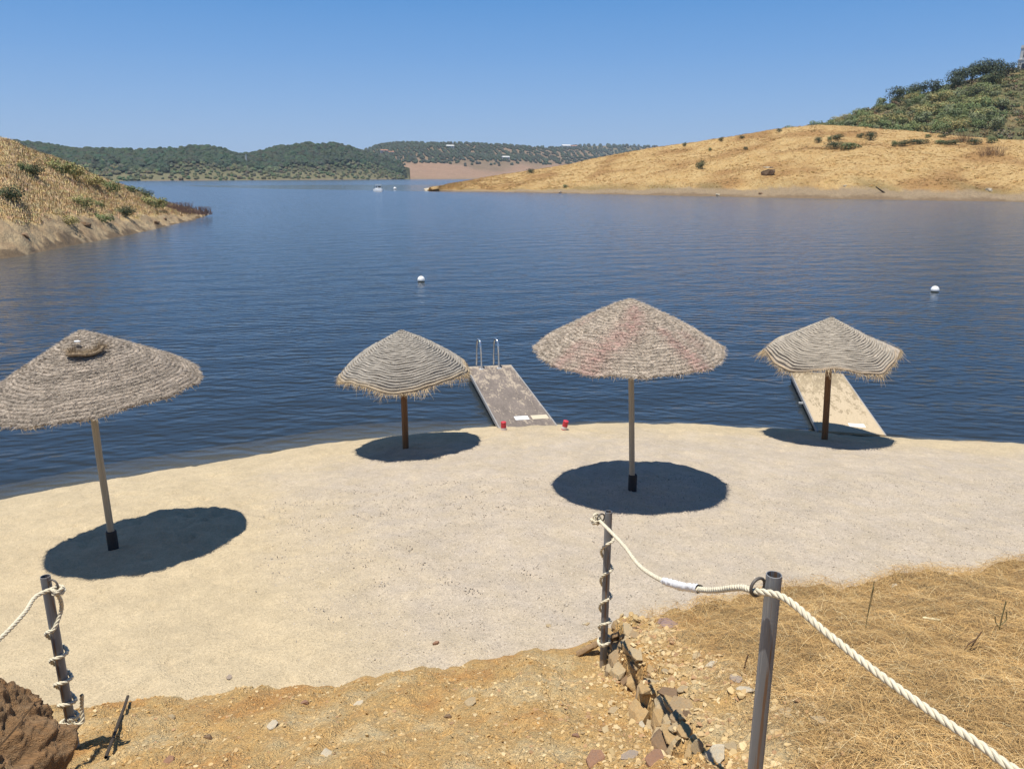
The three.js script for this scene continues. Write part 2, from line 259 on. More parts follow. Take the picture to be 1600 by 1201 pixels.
// left headland
const leftBank = hill('left_headland', {
  shore: [V(-75, 0, -22), V(-46, 0, -33), ...onWater([[0, 404], [60, 394], [130, 380], [200, 367], [260, 353], [303, 343], [323, 336.5]])],
  ridge: [V(-95, 9, -50), V(-62, 7.9, -58), ...rowsOf([[-5, 215, 60], [40, 232, 63], [90, 249, 67], [150, 276, 74], [205, 295, 82], [260, 318, 90], [326, 335, 93]])],
  nu: 420, nv: 150, back: 1.7, rough: .32, freq: .10, crag: .22, cragTo: .20, prof: (v) => v < .2 ? v * 1.25 : lerp(.25, 1, (v - .2) / .8), mat: hillMat(.22, .10),
  colour: (p, u, v) => {
    const t = fbm(p.x * .12, p.z * .12, 4), q = fbm(p.x * .5, p.z * .5, 3), band = v + .07 * n2(p.x * .25, p.z * .25) + .03 * n2(p.x, p.z);
    let c = mixc(mixc([.56, .39, .175], [.62, .46, .235], clamp(.5 + q)), [.45, .325, .17], sstep(.1, .6, t));
    const mud = mixc(mixc([.43, .33, .20], [.34, .24, .14], clamp(.5 + q)), [.17, .12, .072], sstep(.06, .02, band));
    return mixc(mud, c, sstep(.17, .25, band));
  } });
// scrub hill behind the dry grass
const scrubHill = hill('scrub_hill', {
  shore: rowsOf([[1180, 262, 262], [1300, 250, 258], [1420, 240, 250], [1540, 240, 240], [1700, 240, 232], [1900, 240, 220]]),
  ridge: rowsOf([[1230, 203, 330], [1300, 189, 335], [1400, 158, 340], [1500, 128, 345], [1590, 105, 350], [1700, 84, 352], [1900, 60, 350]]),
  nu: 200, nv: 80, back: 1.8, rough: 1.6, freq: .03, prof: (v) => v, mat: hillMat(.1, .5),
  colour: (p, u, v) => { const t = fbm(p.x * .05, p.z * .05, 4); return mixc(mixc([.18, .175, .07], [.34, .245, .11], sstep(-.05, .5, t)), [.47, .33, .15], sstep(.93, .98, v) * sstep(.5, .62, u)); } });
// far shore: three ridges
const farColour = (green, soil, low, ld) => (p, u, v) => { const t = fbm(p.x * .006, p.z * .006, 4), q = fbm(p.x * .03, p.z * .03, 3); let c = mixc(green, soil, clamp(.35 + .6 * q + .5 * t)); c = mixc(low, c, sstep(ld * .5, ld, v + .12 * n2(p.x * .01, 3))); return mixc([.33, .24, .15], c, sstep(.015, .04, v + .012 * n2(p.x * .02, 9))); };
const farLeft = hill('far_wooded_hill', {
  shore: [V(-1500, 0, -700), ...onWater([[-60, 283.5], [120, 283], [300, 282], [480, 281], [590, 280.3], [640, 280]])],
  ridge: [V(-1700, 60, -1150), ...rowsOf([[-60, 226, 1000], [45, 228, 1030], [110, 238, 1060], [200, 239, 1100], [330, 235, 1150]]), ...rowsOf([[378, 247, 1200], [440, 233, 1250], [520, 229, 1300], [572, 243, 1350], [640, 262, 1380]])],
  nu: 260, nv: 60, back: 1.6, rough: 5, freq: .006, prof: (v) => Math.pow(v, 1.25), mat: hillMat(.02, 2), colour: farColour([.085, .095, .045], [.17, .16, .075], [.24, .22, .11], .45) });
const farMid = hill('far_olive_hill', {
  shore: [[540, 1350], [620, 1380], [720, 1420], [800, 1470], [880, 1550], [980, 1700]].map(([px, d]) => atDepth(px, 278, d).setY(0)),
  ridge: rowsOf([[555, 240, 1900], [600, 226, 1950], [640, 223, 2000], [700, 224, 2050], [760, 225, 2150], [840, 229, 2300], [930, 236, 2500]]),
  nu: 200, nv: 60, back: 1.5, rough: 7, freq: .004, prof: (v) => v, mat: hillMat(.015, 2), colour: farColour([.24, .175, .105], [.33, .225, .14], [.40, .255, .165], .38) });
const farRight = hill('far_ridge', {
  shore: rowsOf([[700, 277.5, 2600], [800, 277, 2600], [900, 277, 2600], [1000, 277, 2600], [1100, 277, 2600]]),
  ridge: rowsOf([[690, 231, 3200], [780, 229, 3200], [860, 233, 3200], [900, 229, 3200], [960, 227.5, 3200], [1010, 229, 3200], [1110, 240, 3200]]),
  nu: 120, nv: 40, back: 1.5, rough: 8, freq: .003, mat: hillMat(.012, 2), colour: farColour([.15, .14, .075], [.30, .22, .125], [.32, .23, .13], .2) });

// ---------------------------------------------------------------- vegetation
function leafCloud(seed, n, size, lumps, spread, tone, { flat = .75, base: by = 0 } = {}) { // many small leaf faces in a few uneven clumps; unit crown about 1 across
  const r = rng(seed), L = []; for (let i = 0; i < lumps; i++) { const a = r() * 6.283, q = Math.sqrt(r()) * spread; L.push([q * Math.cos(a) * .5, by + (.25 + .42 * r()) * flat, q * Math.sin(a) * .5, .16 + .17 * r(), .75 + .5 * r()]); }
  const pos = [], nor = [], col = [], up = V(0, 1, 0), t1 = V(0, 0, 0), t2 = V(0, 0, 0);
  for (let i = 0; i < n; i++) {
    const l = L[Math.floor(r() * lumps)], dir = V(r() * 2 - 1, r() * 1.7 - .7, r() * 2 - 1).normalize(), k = l[3] * (.8 + .25 * r()), c = V(l[0], l[1], l[2]).addScaledVector(dir, k); if (c.y < by + .02) c.y = by + .02 + .1 * r();
    const nn = dir.clone().add(V(r() - .5, r() - .2, r() - .5).multiplyScalar(1.1)).normalize(); t1.crossVectors(nn, Math.abs(nn.y) > .9 ? V(1, 0, 0) : up).normalize(); t2.crossVectors(nn, t1);
    const s = size * (.6 + .8 * r()), w = s * (.45 + .3 * r()), A = c.clone().addScaledVector(t1, -w), B = c.clone().addScaledVector(t2, s), D = c.clone().addScaledVector(t1, w), E = c.clone().addScaledVector(t2, -s);
    for (const p of [A, E, D, A, D, B]) { pos.push(p.x, p.y, p.z); nor.push(nn.x, nn.y, nn.z); }
    const f = l[4] * (.8 + .4 * r()), m = [tone[0] * f * (.9 + .3 * r()), tone[1] * f, tone[2] * f * (.8 + .4 * r())]; for (let q = 0; q < 6; q++) col.push(...m);
  }
  const g = new THREE.BufferGeometry(); g.setAttribute('position', new THREE.Float32BufferAttribute(pos, 3)); g.setAttribute('normal', new THREE.Float32BufferAttribute(nor, 3)); g.setAttribute('color', new THREE.Float32BufferAttribute(col, 3)); return g;
}
const leafMat = new THREE.MeshStandardMaterial({ vertexColors: true, roughness: .85, side: THREE.DoubleSide });
const scrubGeos = [[.165, .20, .07], [.125, .165, .058], [.21, .225, .08], [.175, .20, .095], [.11, .145, .055], [.26, .23, .085]].map((t, i) => leafCloud(700 + i, 900, .036, 8, .8, t.map((q) => q * 1.15)));
const darkGeos = [[.062, .085, .036], [.075, .10, .04], [.055, .08, .04]].map((t, i) => leafCloud(720 + i, 1500, .03, 16, .85, t.map((q) => q * .8)));
function taperedTrunk(h, r0, r1, seed, limbs = 4) { const r = rng(seed), list = [];
  const seg = (a, b, ra, rb) => { const d = b.clone().sub(a), g = new THREE.CylinderGeometry(rb, ra, d.length(), 7, 1); g.translate(0, d.length() / 2, 0); g.applyQuaternion(new THREE.Quaternion().setFromUnitVectors(V(0, 1, 0), d.clone().normalize())); g.translate(a.x, a.y, a.z); list.push(g); };
  const m = V((r() - .5) * h * .2, h * .55, (r() - .5) * h * .2), t = V((r() - .5) * h * .3, h, (r() - .5) * h * .3); seg(V(0, -.4, 0), m, r0, (r0 + r1) / 2); seg(m, t, (r0 + r1) / 2, r1);
  for (let i = 0; i < limbs; i++) { const a = r() * 6.28; seg(m.clone().lerp(t, r() * .8), V(Math.cos(a) * h * .55, h * (.9 + .35 * r()), Math.sin(a) * h * .55), r1, r1 * .4); }
  return merged(list); }
const barkMat = new THREE.MeshStandardMaterial({ color: C(.10, .075, .05), map: scaled(woodMap, 1), roughness: 1 });

{ // scrub bushes on the hillside: each a thing; the nearest and largest first
  const r = rng(811), pts = [];
  for (let i = 0; i < 900; i++) { const u = Math.pow(r(), .8) * .62, v = .20 + .76 * r(); pts.push([u, v]); }
  let made = 0;
  for (const [u, v] of pts) {
    const p = scrubHill.at(u, v), dens = fbm(p.x * .03 + 3, p.z * .03, 3);
    if (dens < -.42 || (v > .86 && u > .50) || made >= 290) continue;
    const b = mesh(numbered('scrub_bush'), scrubGeos[Math.floor(r() * 6)], leafMat); const s = (3.6 + 3.4 * r()) * (v > .8 ? .85 : 1);
    b.position.copy(p); b.position.y -= .25; b.scale.set(s, s * (.62 + .4 * r()), s); b.rotation.y = r() * 6.28;
    tag(b, 'grey-green scrub bush among many covering the hillside below the white house', 'bush', 'scrub bushes on the right hillside'); made++;
  }
  // undergrowth between the bushes
  const ug = new THREE.InstancedMesh(leafCloud(731, 60, .13, 5, .9, [.16, .165, .075]), leafMat, 1700), M = new THREE.Matrix4(), q = new THREE.Quaternion();
  let k = 0; while (k < 1700) { const p = scrubHill.at(r() * .75, .1 + .86 * r()), s = 1.2 + 2.0 * r(); q.setFromAxisAngle(V(0, 1, 0), r() * 6.28); ug.setMatrixAt(k, M.compose(V(p.x, p.y - .15, p.z), q, V(s, s * .8, s))); ug.setColorAt(k, C(.7 + .7 * r(), .8 + .4 * r(), .7 + .5 * r())); k++; }
  ug.name = 'undergrowth'; ug.userData = { kind: 'stuff', label: 'low green undergrowth between the bushes on the right hillside', category: 'undergrowth' }; shade(ug); scene.add(ug);
  // the larger trees on the ridge
  const T = [[1402, 158, 152, 19, 'round dark tree alone at the left of the ridge'], [1432, 150, 146, 17, 'dark upright tree in the ridge, left of a pair'], [1458, 148, 143, 18, 'dark round tree in the ridge, right of a pair'], [1502, 130, 124, 19, 'dark spreading tree left of the tallest ridge trees'], [1522, 125, 116, 20, 'dark tree at the left of the tallest ridge clump'], [1540, 121, 108, 23, 'tallest dark tree of the ridge clump below the white house'], [1557, 120, 106, 21, 'dark tree at the right of the tallest ridge clump'], [1545, 135, 128, 19, 'dark tree standing lower, in front of the tallest ridge clump'], [1578, 117, 110, 16, 'dark bushy tree just left of the white house'], [1528, 152, 0, 15, 'dark bush standing alone in the green scrub under the ridge clump'], [1490, 136, 128, 15, 'small dark tree at the left foot of the ridge clump']];
  T.forEach(([px, py, , wpx, label], i) => {
    const d = 338 - (py > 145 && i > 8 ? 20 : 0), s = wpx / FOCAL * d * 1.5, u0 = (px - 1230) / 670; let best = null, bd = 1e9; for (let a = 0; a <= 60; a++) for (let b = 0; b <= 30; b++) { const p = scrubHill.at(a / 60 * .7, .55 + .45 * b / 30), w = atDepth(px, py + 3, -p.z), e = w.distanceTo(p); if (e < bd) { bd = e; best = p; } }
    const g = base('ridge_tree', label, 'tree', 'dark trees on the ridge'); g.position.copy(best); g.rotation.y = i * 1.7;
    const tr = mesh('trunk', taperedTrunk(s * .5, s * .05, s * .022, 40 + i), barkMat, g), cr = mesh('crown', darkGeos[i % 3], leafMat, g); cr.position.y = s * .12; cr.scale.set(s * 1.15, s * 1.05, s * 1.15);
  });
}
function nearestOn(h, px, py, u0 = 0, u1 = 1, v0 = 0, v1 = 1) { let best, bd = 1e9; const s = sight(px, py).normalize(), o = V(0, EYE, 0); for (let a = 0; a <= 160; a++) for (let b = 0; b <= 80; b++) { const p = h.at(lerp(u0, u1, a / 160), lerp(v0, v1, b / 80)), w = p.clone().sub(o), e = w.clone().cross(s).length() / w.length(); if (e < bd - 1e-5) { bd = e; best = p; } } return best; }
{ // bushes scattered over the dry hill
  const list = [[1280, 218, 9, 8], [1297, 216, 7, 6], [1307, 215, 16, 8], [1300, 227, 22, 10], [1330, 227, 32, 9], [1343, 213, 8, 7], [1360, 211, 14, 11], [1400, 224, 8, 8], [1413, 223, 16, 8], [1432, 221, 26, 7], [1470, 222, 20, 6], [1488, 222, 24, 7], [1524, 221, 18, 8], [1545, 220, 16, 8], [1092, 259, 11, 13], [1163, 232, 6, 5], [1108, 233, 6, 5], [1126, 217, 6, 6], [1158, 214, 7, 5], [1452, 212, 9, 5], [1474, 212, 12, 5], [828, 268, 10, 8], [882, 292, 9, 5], [1068, 226, 5, 6], [1218, 203, 7, 5]];
  const names = ['dark bush at the far left of the dry hill cluster', 'tiny dark bush left of a wider one in the upper dry hill cluster', 'wide low bush in the upper row of the dry hill cluster', 'dark bush left of the longest one in the lower row of the cluster', 'long low dark bush, widest of the dry hill cluster', 'small dark bush at the upper right of the dry hill cluster', 'rounded bush highest in the dry hill cluster', 'small dark bush starting the right-hand row on the dry hill', 'dark bush second from the left in the right-hand row', 'widest bush of the right-hand row on the dry hill', 'low bush in the middle of the right-hand row', 'long low bush left of the brown stalks on the dry hill top', 'dark bush just right of the brown stalks on the dry hill top', 'dark bush at the right end of the dry hill row', 'bright green upright bush alone on the left of the dry hill', 'tiny bush on the upper middle slope of the dry hill', 'tiny bush on the upper left slope of the dry hill', 'tiny dark bush on the skyline of the dry hill, left of another', 'tiny dark bush on the skyline of the dry hill, right of another', 'small low bush at the foot of the scrub hill, left of another', 'small low bush at the foot of the scrub hill, right of another', 'green bush at the low left end of the dry hill', 'low bush on the grass edge above the shore of the point', 'tiny bush farthest left on the dry hill skyline', 'small bush just below the start of the scrub on the skyline'];
  const r = rng(77);
  list.forEach(([px, py, w, h], i) => {
    const p = nearestOn(dryHill, px, py + h / 2, 0, .85, .05, 1), d = p.distanceTo(camera.position), sw = w / FOCAL * d * 1.1, sh = h / FOCAL * d * 1.55;
    const b = mesh(numbered('dry_hill_bush'), [darkGeos[0], scrubGeos[4], darkGeos[1]][i % 3], leafMat); b.position.copy(p); b.position.y -= .1; b.rotation.y = 0; b.scale.set(sw, sh, Math.max(sh, sw * .6));
    tag(b, names[i], 'bush', 'bushes on the dry hill');
  });
  // a thicket of brown reeds
  const reedMat = new THREE.MeshStandardMaterial({ color: C(.22, .13, .07), roughness: 1, side: THREE.DoubleSide });
  const reeds = (seed, n, w, h) => { const r2 = rng(seed), list2 = []; for (let i = 0; i < n; i++) { const g = new THREE.CylinderGeometry(.012, .03, h * (.6 + .5 * r2()), 3, 1); g.translate(0, h * .4, 0); g.rotateZ((r2() - .5) * 1.3); g.rotateX((r2() - .5) * 1.1); g.translate((r2() - .5) * w, 0, (r2() - .5) * w * .5); list2.push(g); } return merged(list2); };
  let p = nearestOn(dryHill, 1551, 243, .5, .85, .2, 1); let o = top('reed_clump', reeds(5, 120, 5, 2.6), reedMat, 'brown leafless reed clump at the right of the dry hill', 'reeds'); o.position.copy(p);
  p = nearestOn(dryHill, 1510, 221, .5, .85, .5, 1); o = top('reed_clump', reeds(6, 70, 2.6, 3.2), reedMat, 'brown upright stalks at the top of the dry hill', 'reeds'); o.position.copy(p);
  for (const [px, py, n, w, h, label] of [[287, 333, 260, 5, .9, 'purple-brown bare brushwood at the tip of the left headland'], [265, 326, 150, 4, .9, 'brown bare brushwood just behind the tip of the left headland'], [306, 335, 150, 3.4, .5, 'low bare twigs at the very end of the left headland']]) { p = nearestOn(leftBank, px, py, .5, 1, 0, 1); o = top('brushwood', reeds(px, n, w, h), new THREE.MeshStandardMaterial({ color: C(.20, .125, .10), roughness: 1 }), label, 'brushwood'); o.position.copy(p); }
  // green bushes on the left headland
  const L = [[35, 263, 20, 14, 1, 'dark reddish bush high on the left headland'], [48, 266, 34, 16, 3, 'grey-green bush in the middle of the upper left headland'], [92, 262, 40, 22, 2, 'large olive-green bush on the crest of the left headland'], [118, 272, 34, 20, 5, 'brownish bush right of the large one on the headland crest'], [148, 284, 34, 16, 5, 'brown-green bush half way down the headland crest'], [172, 290, 30, 18, 0, 'green bush low on the headland crest'], [205, 296, 34, 10, 1, 'low dark bush where the headland crest meets the lake'], [225, 303, 24, 10, 4, 'dark bush near the end of the headland crest'], [130, 314, 24, 17, 2, 'round green bush alone on the golden slope'], [153, 318, 16, 12, 0, 'small green bush beside the round one on the slope'], [240, 316, 34, 20, 2, 'green bush just above the pale rock of the headland'], [195, 330, 30, 15, 3, 'grey-green low bush above the muddy shore'], [15, 305, 40, 20, 3, 'grey-green patchy bush at the left edge of the headland'], [160, 338, 34, 12, 0, 'low green bush at the lower edge of the golden grass'], [110, 345, 28, 14, 5, 'brown-green bush above the dark bank of the shore']];
  L.forEach(([px, py, w, h, k, label], i) => { const q = nearestOn(leftBank, px, py + h / 2, .1, 1, .05, 1), d = q.distanceTo(camera.position), b = top('headland_bush', [scrubGeos[1], scrubGeos[4], scrubGeos[2], darkGeos[1], darkGeos[1], scrubGeos[5]][k], leafMat, label, 'bush', 'bushes on the left headland'); b.position.copy(q); b.position.y -= .08; b.scale.set(w / FOCAL * d * 1.05, h / FOCAL * d * 1.5, w / FOCAL * d * .8); b.rotation.y = (i * 2.1) % .6; });
}
// dry grass on the hills: tufts
function tuft(seed, n, spread, tone) { const r = rng(seed), pos = [], nor = [], col = []; for (let i = 0; i < n; i++) { const a = r() * 6.283, q = Math.sqrt(r()) * spread, x = Math.cos(a) * q, z = Math.sin(a) * q, h = .55 + .55 * r(), b = r() * 6.283, lean = .15 + .45 * r(), w = .035 + .03 * r(), cx = Math.cos(b), cz = Math.sin(b); const P = [[x - cz * w, 0, z + cx * w], [x + cz * w, 0, z - cx * w], [x + cx * lean * .4 + cz * w * .7, h * .6, z + cz * lean * .4 - cx * w * .7], [x + cx * lean * .4 - cz * w * .7, h * .6, z + cz * lean * .4 + cx * w * .7], [x + cx * lean, h, z + cz * lean]]; for (const k of [0, 1, 2, 0, 2, 3, 3, 2, 4]) { pos.push(...P[k]); nor.push(cx * .5, .8, cz * .5); } const f = .75 + .5 * r(); for (let k = 0; k < 9; k++) col.push(tone[0] * f, tone[1] * f, tone[2] * f); } const g = new THREE.BufferGeometry(); g.setAttribute('position', new THREE.Float32BufferAttribute(pos, 3)); g.setAttribute('normal', new THREE.Float32BufferAttribute(nor, 3)); g.setAttribute('color', new THREE.Float32BufferAttribute(col, 3)); return g; }
function scatter(name, label, geo, mat, n, seed, place) { const r = rng(seed), im = new THREE.InstancedMesh(geo, mat, n), M = new THREE.Matrix4(), q = new THREE.Quaternion(), e = new THREE.Euler(); let k = 0, tries = 0; while (k < n && tries++ < n * 30) { const o = place(r); if (!o) continue; q.setFromEuler(e.set(...(o.rot ?? [0, r() * 6.283, 0]))); im.setMatrixAt(k, M.compose(o.p, q, o.s.isVector3 ? o.s : V(o.s, o.s, o.s))); im.setColorAt(k, o.c ?? C(1, 1, 1)); k++; } im.count = k; im.name = numbered(name); im.userData.kind = 'stuff'; tag(im, label, 'grass'); shade(im); scene.add(im); return im; }
scatter('dry_grass', 'golden dry grass covering the hill beyond the lake', tuft(21, 30, 1.2, [.66, .435, .175]), leafMat, 15000, 91, (r) => { const u = r() * .8, v = .10 + .93 * r(), p = dryHill.at(u, v), t = fbm(p.x * .035, p.z * .035, 4), m = clamp(.5 + .9 * fbm(p.x * .1, p.z * .1, 3)); p.y -= .05; const f = 1 - .3 * sstep(0, .5, t); return { p, s: .16 + .24 * m * r(), c: C(f * (.9 + .2 * r()), f * (.85 + .2 * r()), f * (.75 + .3 * r())) }; });
scatter('headland_grass', 'straw-coloured dry grass on the left headland', tuft(22, 30, 1.1, [.70, .53, .275]), leafMat, 15000, 92, (r) => { const u = .12 + .86 * r(), v = .20 + .88 * r(), p = leftBank.at(u, v), t = fbm(p.x * .12, p.z * .12, 4); if (v < .24 + .05 * n2(p.x, p.z)) return null; p.y -= .04; const f = 1 - .25 * sstep(0, .5, t); return { p, s: .10 + .17 * r(), c: C(f * (.9 + .2 * r()), f * (.85 + .25 * r()), f * (.8 + .4 * r())) }; });
// far woods and olive groves
const farTree = (() => { const g = new THREE.IcosahedronGeometry(.5, 1), p = g.attributes.position; for (let i = 0; i < p.count; i++) { const v = V(p.getX(i), p.getY(i), p.getZ(i)), k = 1 + .35 * n3(v.x * 3.1, v.y * 3.1, v.z * 3.1); p.setXYZ(i, v.x * k, v.y * k * .85 + .33, v.z * k); } g.deleteAttribute('uv'); g.computeVertexNormals(); return g; })();
const farMat = new THREE.MeshStandardMaterial({ color: C(1, 1, 1), roughness: 1 });
function wood(name, label, n, seed, place) { const im = scatter(name, label, farTree, farMat, n, seed, place); im.userData.category = 'trees'; return im; }
wood('far_wood', 'dense dark green wood on the far left hills across the lake', 5200, 93, (r) => { const u = .12 + .86 * r(), v = Math.pow(r(), .75), p = farLeft.at(u, v), t = fbm(p.x * .008, p.z * .008, 3); const dense = sstep(.35, .62, v + .25 * t); if (r() > .25 + .75 * dense) return null; const s = lerp(3.5, 7.5, dense) * (.7 + .7 * r()); return { p, s: V(s * 1.15, s, s * 1.15), c: dense > .5 ? C(.028 + .02 * r(), .046 + .02 * r(), .024 + .01 * r()) : C(.07 + .05 * r(), .085 + .04 * r(), .04 + .02 * r()) }; });
wood('olive_grove', 'rows of olive trees on the far reddish hill across the lake', 4200, 94, (r) => { const u = r(), v = .3 + .72 * r(), p0 = farMid.at(u, v); const rows = Math.abs(((u * 46 + .7 * n2(u * 6, v * 2.0) + 3.0 * v) % 1) - .5); const t = fbm(p0.x * .004, p0.z * .004, 3); const open = sstep(.36, .5, v + .2 * t); if (r() > .08 + .92 * open) return null; if (rows > .17 && r() > .05) return null; const s = 4.6 + 3 * r(); return { p: p0, s: V(s, s * .95, s), c: C(.04 + .02 * r(), .055 + .02 * r(), .032 + .015 * r()) }; });
wood('ridge_wood', 'thin olive woods on the farthest ridge across the lake', 2200, 95, (r) => { const u = r(), v = .15 + .9 * r(), p = farRight.at(u, v); if ((u * 44 + .8 * n2(u * 5, v) + 2 * v) % 1 > .42 && r() > .08) return null; const s = 7 + 5 * r(); return { p, s, c: C(.045 + .02 * r(), .06 + .02 * r(), .035 + .015 * r()) }; });

// ---------------------------------------------------------------- far buildings, boat, buoys
const whiteWall = new THREE.MeshStandardMaterial({ color: C(.74, .73, .70), map: scaled(grainMap, .3), roughness: .9 }), darkGlass = new THREE.MeshStandardMaterial({ color: C(.03, .035, .045), roughness: .15 }), tileRoof = new THREE.MeshStandardMaterial({ color: C(.36, .17, .10), roughness: .9 });
const box = (w, h, d, x = 0, y = 0, z = 0) => { const g = new THREE.BoxGeometry(w, h, d); g.translate(x, y, z); return g; };
{ // white house at the top of the right hill: a tower-like corner with parapet, arch and balcony
  const p = nearestOn(scrubHill, 1600, 108, .3, .9, .6, 1.1), g = base('white_house', 'white two-storey house with parapet on the hilltop at the right edge', 'house'); g.position.set(p.x + 3.2, p.y - .6, p.z); g.rotation.y = -.62;
  const wall = mesh('wall', merged([box(9.5, 4.0, 9, 0, 2.0, 0), box(8.7, 4.6, 8.2, 0, 6.32, 0)]), whiteWall, g);
  mesh('cornice', merged([box(9.9, .28, 9.4, 0, 4.1, 0), box(9.1, .3, 8.6, 0, 8.74, 0)]), whiteWall, g);
  const par = []; for (let i = 0; i < 5; i++) { par.push(box(.9, .8, .5, -3.9 + i * 1.95, 9.28, 4.0), box(.5, .8, .9, -4.2, 9.28, -3.4 + i * 1.7)); } par.forEach((q) => mesh('merlon', q, whiteWall, g));
  for (const [x, y, w, h] of [[-2.6, 6.4, 1.3, 2.6], [.4, 6.4, 1.3, 2.6], [3.0, 6.4, 1.3, 2.6]]) { const wd = mesh('window', box(w + .3, h + .3, .12, x, y, 4.16), whiteWall, g); mesh('pane', box(w, h, .1, x, y, 4.2), darkGlass, wd); }
  for (const z of [-2.4, 0, 2.4]) { const wd = mesh('window', box(.12, 2.9, 1.5, -4.41, 6.4, z), whiteWall, g); mesh('pane', box(.1, 2.6, 1.2, -4.45, 6.4, z), darkGlass, wd); }
  mesh('door', box(1.8, 2.6, .16, -2.4, 1.3, 4.5), darkGlass, g); mesh('door', box(.16, 2.4, 1.6, -4.72, 1.2, 1.8), darkGlass, g);
  mesh('roof_mast', new THREE.CylinderGeometry(.05, .06, 3, 6).translate(-1, 10.4, 0), darkGlass, g);
}
function farHouse(h, px, py, w, label, red) { const p = nearestOn(h, px, py, 0, 1, .2, 1), g = base('far_house', label, 'house', 'far houses across the lake'); g.position.copy(p); g.position.y -= .5; g.rotation.y = .3; mesh('wall', box(w, w * .34, w * .5, 0, w * .17, 0), whiteWall, g);
  const s = new THREE.Shape([new THREE.Vector2(-w * .28, 0), new THREE.Vector2(w * .28, 0), new THREE.Vector2(0, w * .14)]), r = new THREE.ExtrudeGeometry(s, { depth: w * 1.06, bevelEnabled: false }); r.translate(0, 0, -w * .53); r.rotateY(Math.PI / 2); r.translate(0, w * .34, 0); mesh('roof', r, red ? tileRoof : whiteWall, g);
  for (let i = -1; i <= 1; i++) mesh('window', box(w * .09, w * .12, .2, i * w * .3, w * .18, w * .25 + .06), darkGlass, g); }
farHouse(farMid, 600, 239, 16, 'pale house on the left of the far olive hill', true); farHouse(farMid, 611, 240, 12, 'small pale house beside the one on the far olive hill', true); farHouse(farMid, 703, 232, 18, 'pale long house high on the far olive hill', false); farHouse(farRight, 884, 232, 34, 'white farmhouse on the farthest ridge', false); farHouse(farRight, 896, 231, 24, 'smaller white farm building right of the farmhouse', true); farHouse(farMid, 790, 249, 16, 'pale building low on the far olive hill', false); farHouse(farLeft, 212, 236.5, 11, 'pale building on the crest of the far left hill', false);
{ const p = nearestOn(farLeft, 385, 257, .3, .9, .2, 1), g = base('far_tower', 'thin pale tower between the two wooded far hills', 'tower'); g.position.copy(p); const s = 13.5; mesh('shaft', new THREE.CylinderGeometry(.85, 1.3, s, 12).translate(0, s / 2 - .3, 0), whiteWall, g); mesh('cap', new THREE.CylinderGeometry(1.15, 1.0, 1.1, 12).translate(0, s + .2, 0), whiteWall, g); }
{ // small white boat lying off the point
  const p = atHeight(591.5, 299, 0), g = base('white_boat', 'small white cabin boat moored off the grassy point', 'boat'); g.position.set(p.x, 0, p.z); g.rotation.y = .5;
  const gel = new THREE.MeshStandardMaterial({ color: C(.80, .80, .78), roughness: .35 });
  const sh = new THREE.Shape(); sh.moveTo(-.85, 0); sh.quadraticCurveTo(-.9, 1.5, 0, 2.6); sh.quadraticCurveTo(.9, 1.5, .85, 0); sh.lineTo(.75, -2.2); sh.lineTo(-.75, -2.2); sh.closePath();
  const hull = new THREE.ExtrudeGeometry(sh, { depth: .75, bevelEnabled: true, bevelSize: .12, bevelThickness: .12, bevelSegments: 2 }); hull.rotateX(Math.PI / 2); hull.translate(0, .6, 0); mesh('hull', hull, gel, g);
  const cab = mesh('cabin', merged([box(1.25, .95, 1.7, 0, 1.1, -.1)]), gel, g); mesh('roof', box(1.5, .1, 2.0, 0, 2.02, -.1), gel, g); for (const x of [-.55, .55]) for (const z of [-.85, .65]) mesh('pillar', box(.06, .5, .06, x, 1.78, z), gel, g);
  for (const x of [-.64, .64]) mesh('window', box(.03, .35, 1.2, x, 1.3, -.1), darkGlass, g); mesh('window', box(1.0, .38, .03, 0, 1.3, .77), darkGlass, g); mesh('window', box(1.0, .38, .03, 0, 1.3, -.97), darkGlass, g);
}
const buoyMat = new THREE.MeshStandardMaterial({ color: C(.80, .79, .75), roughness: .45 }), buoyLow = new THREE.MeshStandardMaterial({ color: C(.17, .16, .10), roughness: .8 });
function buoy(px, py, r, label) { const p = atHeight(px, py, 0), g = base('buoy', label, 'buoy', 'white marker buoys'); g.position.set(p.x, 0, p.z);
  const arc = (a, b, k) => { const q = []; for (let i = 0; i <= 16; i++) { const t = lerp(a, b, i / 16); q.push(new THREE.Vector2(Math.max(.0005, r * k * Math.cos(t)), r * .55 + r * k * Math.sin(t))); } return new THREE.LatheGeometry(q, 28); };
  mesh('float', arc(-.28, 1.5708, 1), buoyMat, g); mesh('weedy_underside', arc(-1.5708, -.28, 1), buoyLow, g); mesh('eye', new THREE.TorusGeometry(r * .16, r * .05, 6, 14).translate(0, r * 1.62, 0), buoyLow, g); mesh('seam', new THREE.TorusGeometry(r * .995, r * .03, 6, 32).rotateX(Math.PI / 2).translate(0, r * .62, 0), buoyMat, g); }
buoy(658, 440, .155, 'white ball buoy left of centre on the open water'); buoy(1461, 456, .15, 'white ball buoy on the right of the open water'); buoy(617, 296, .55, 'distant white buoy between the boat and the point');

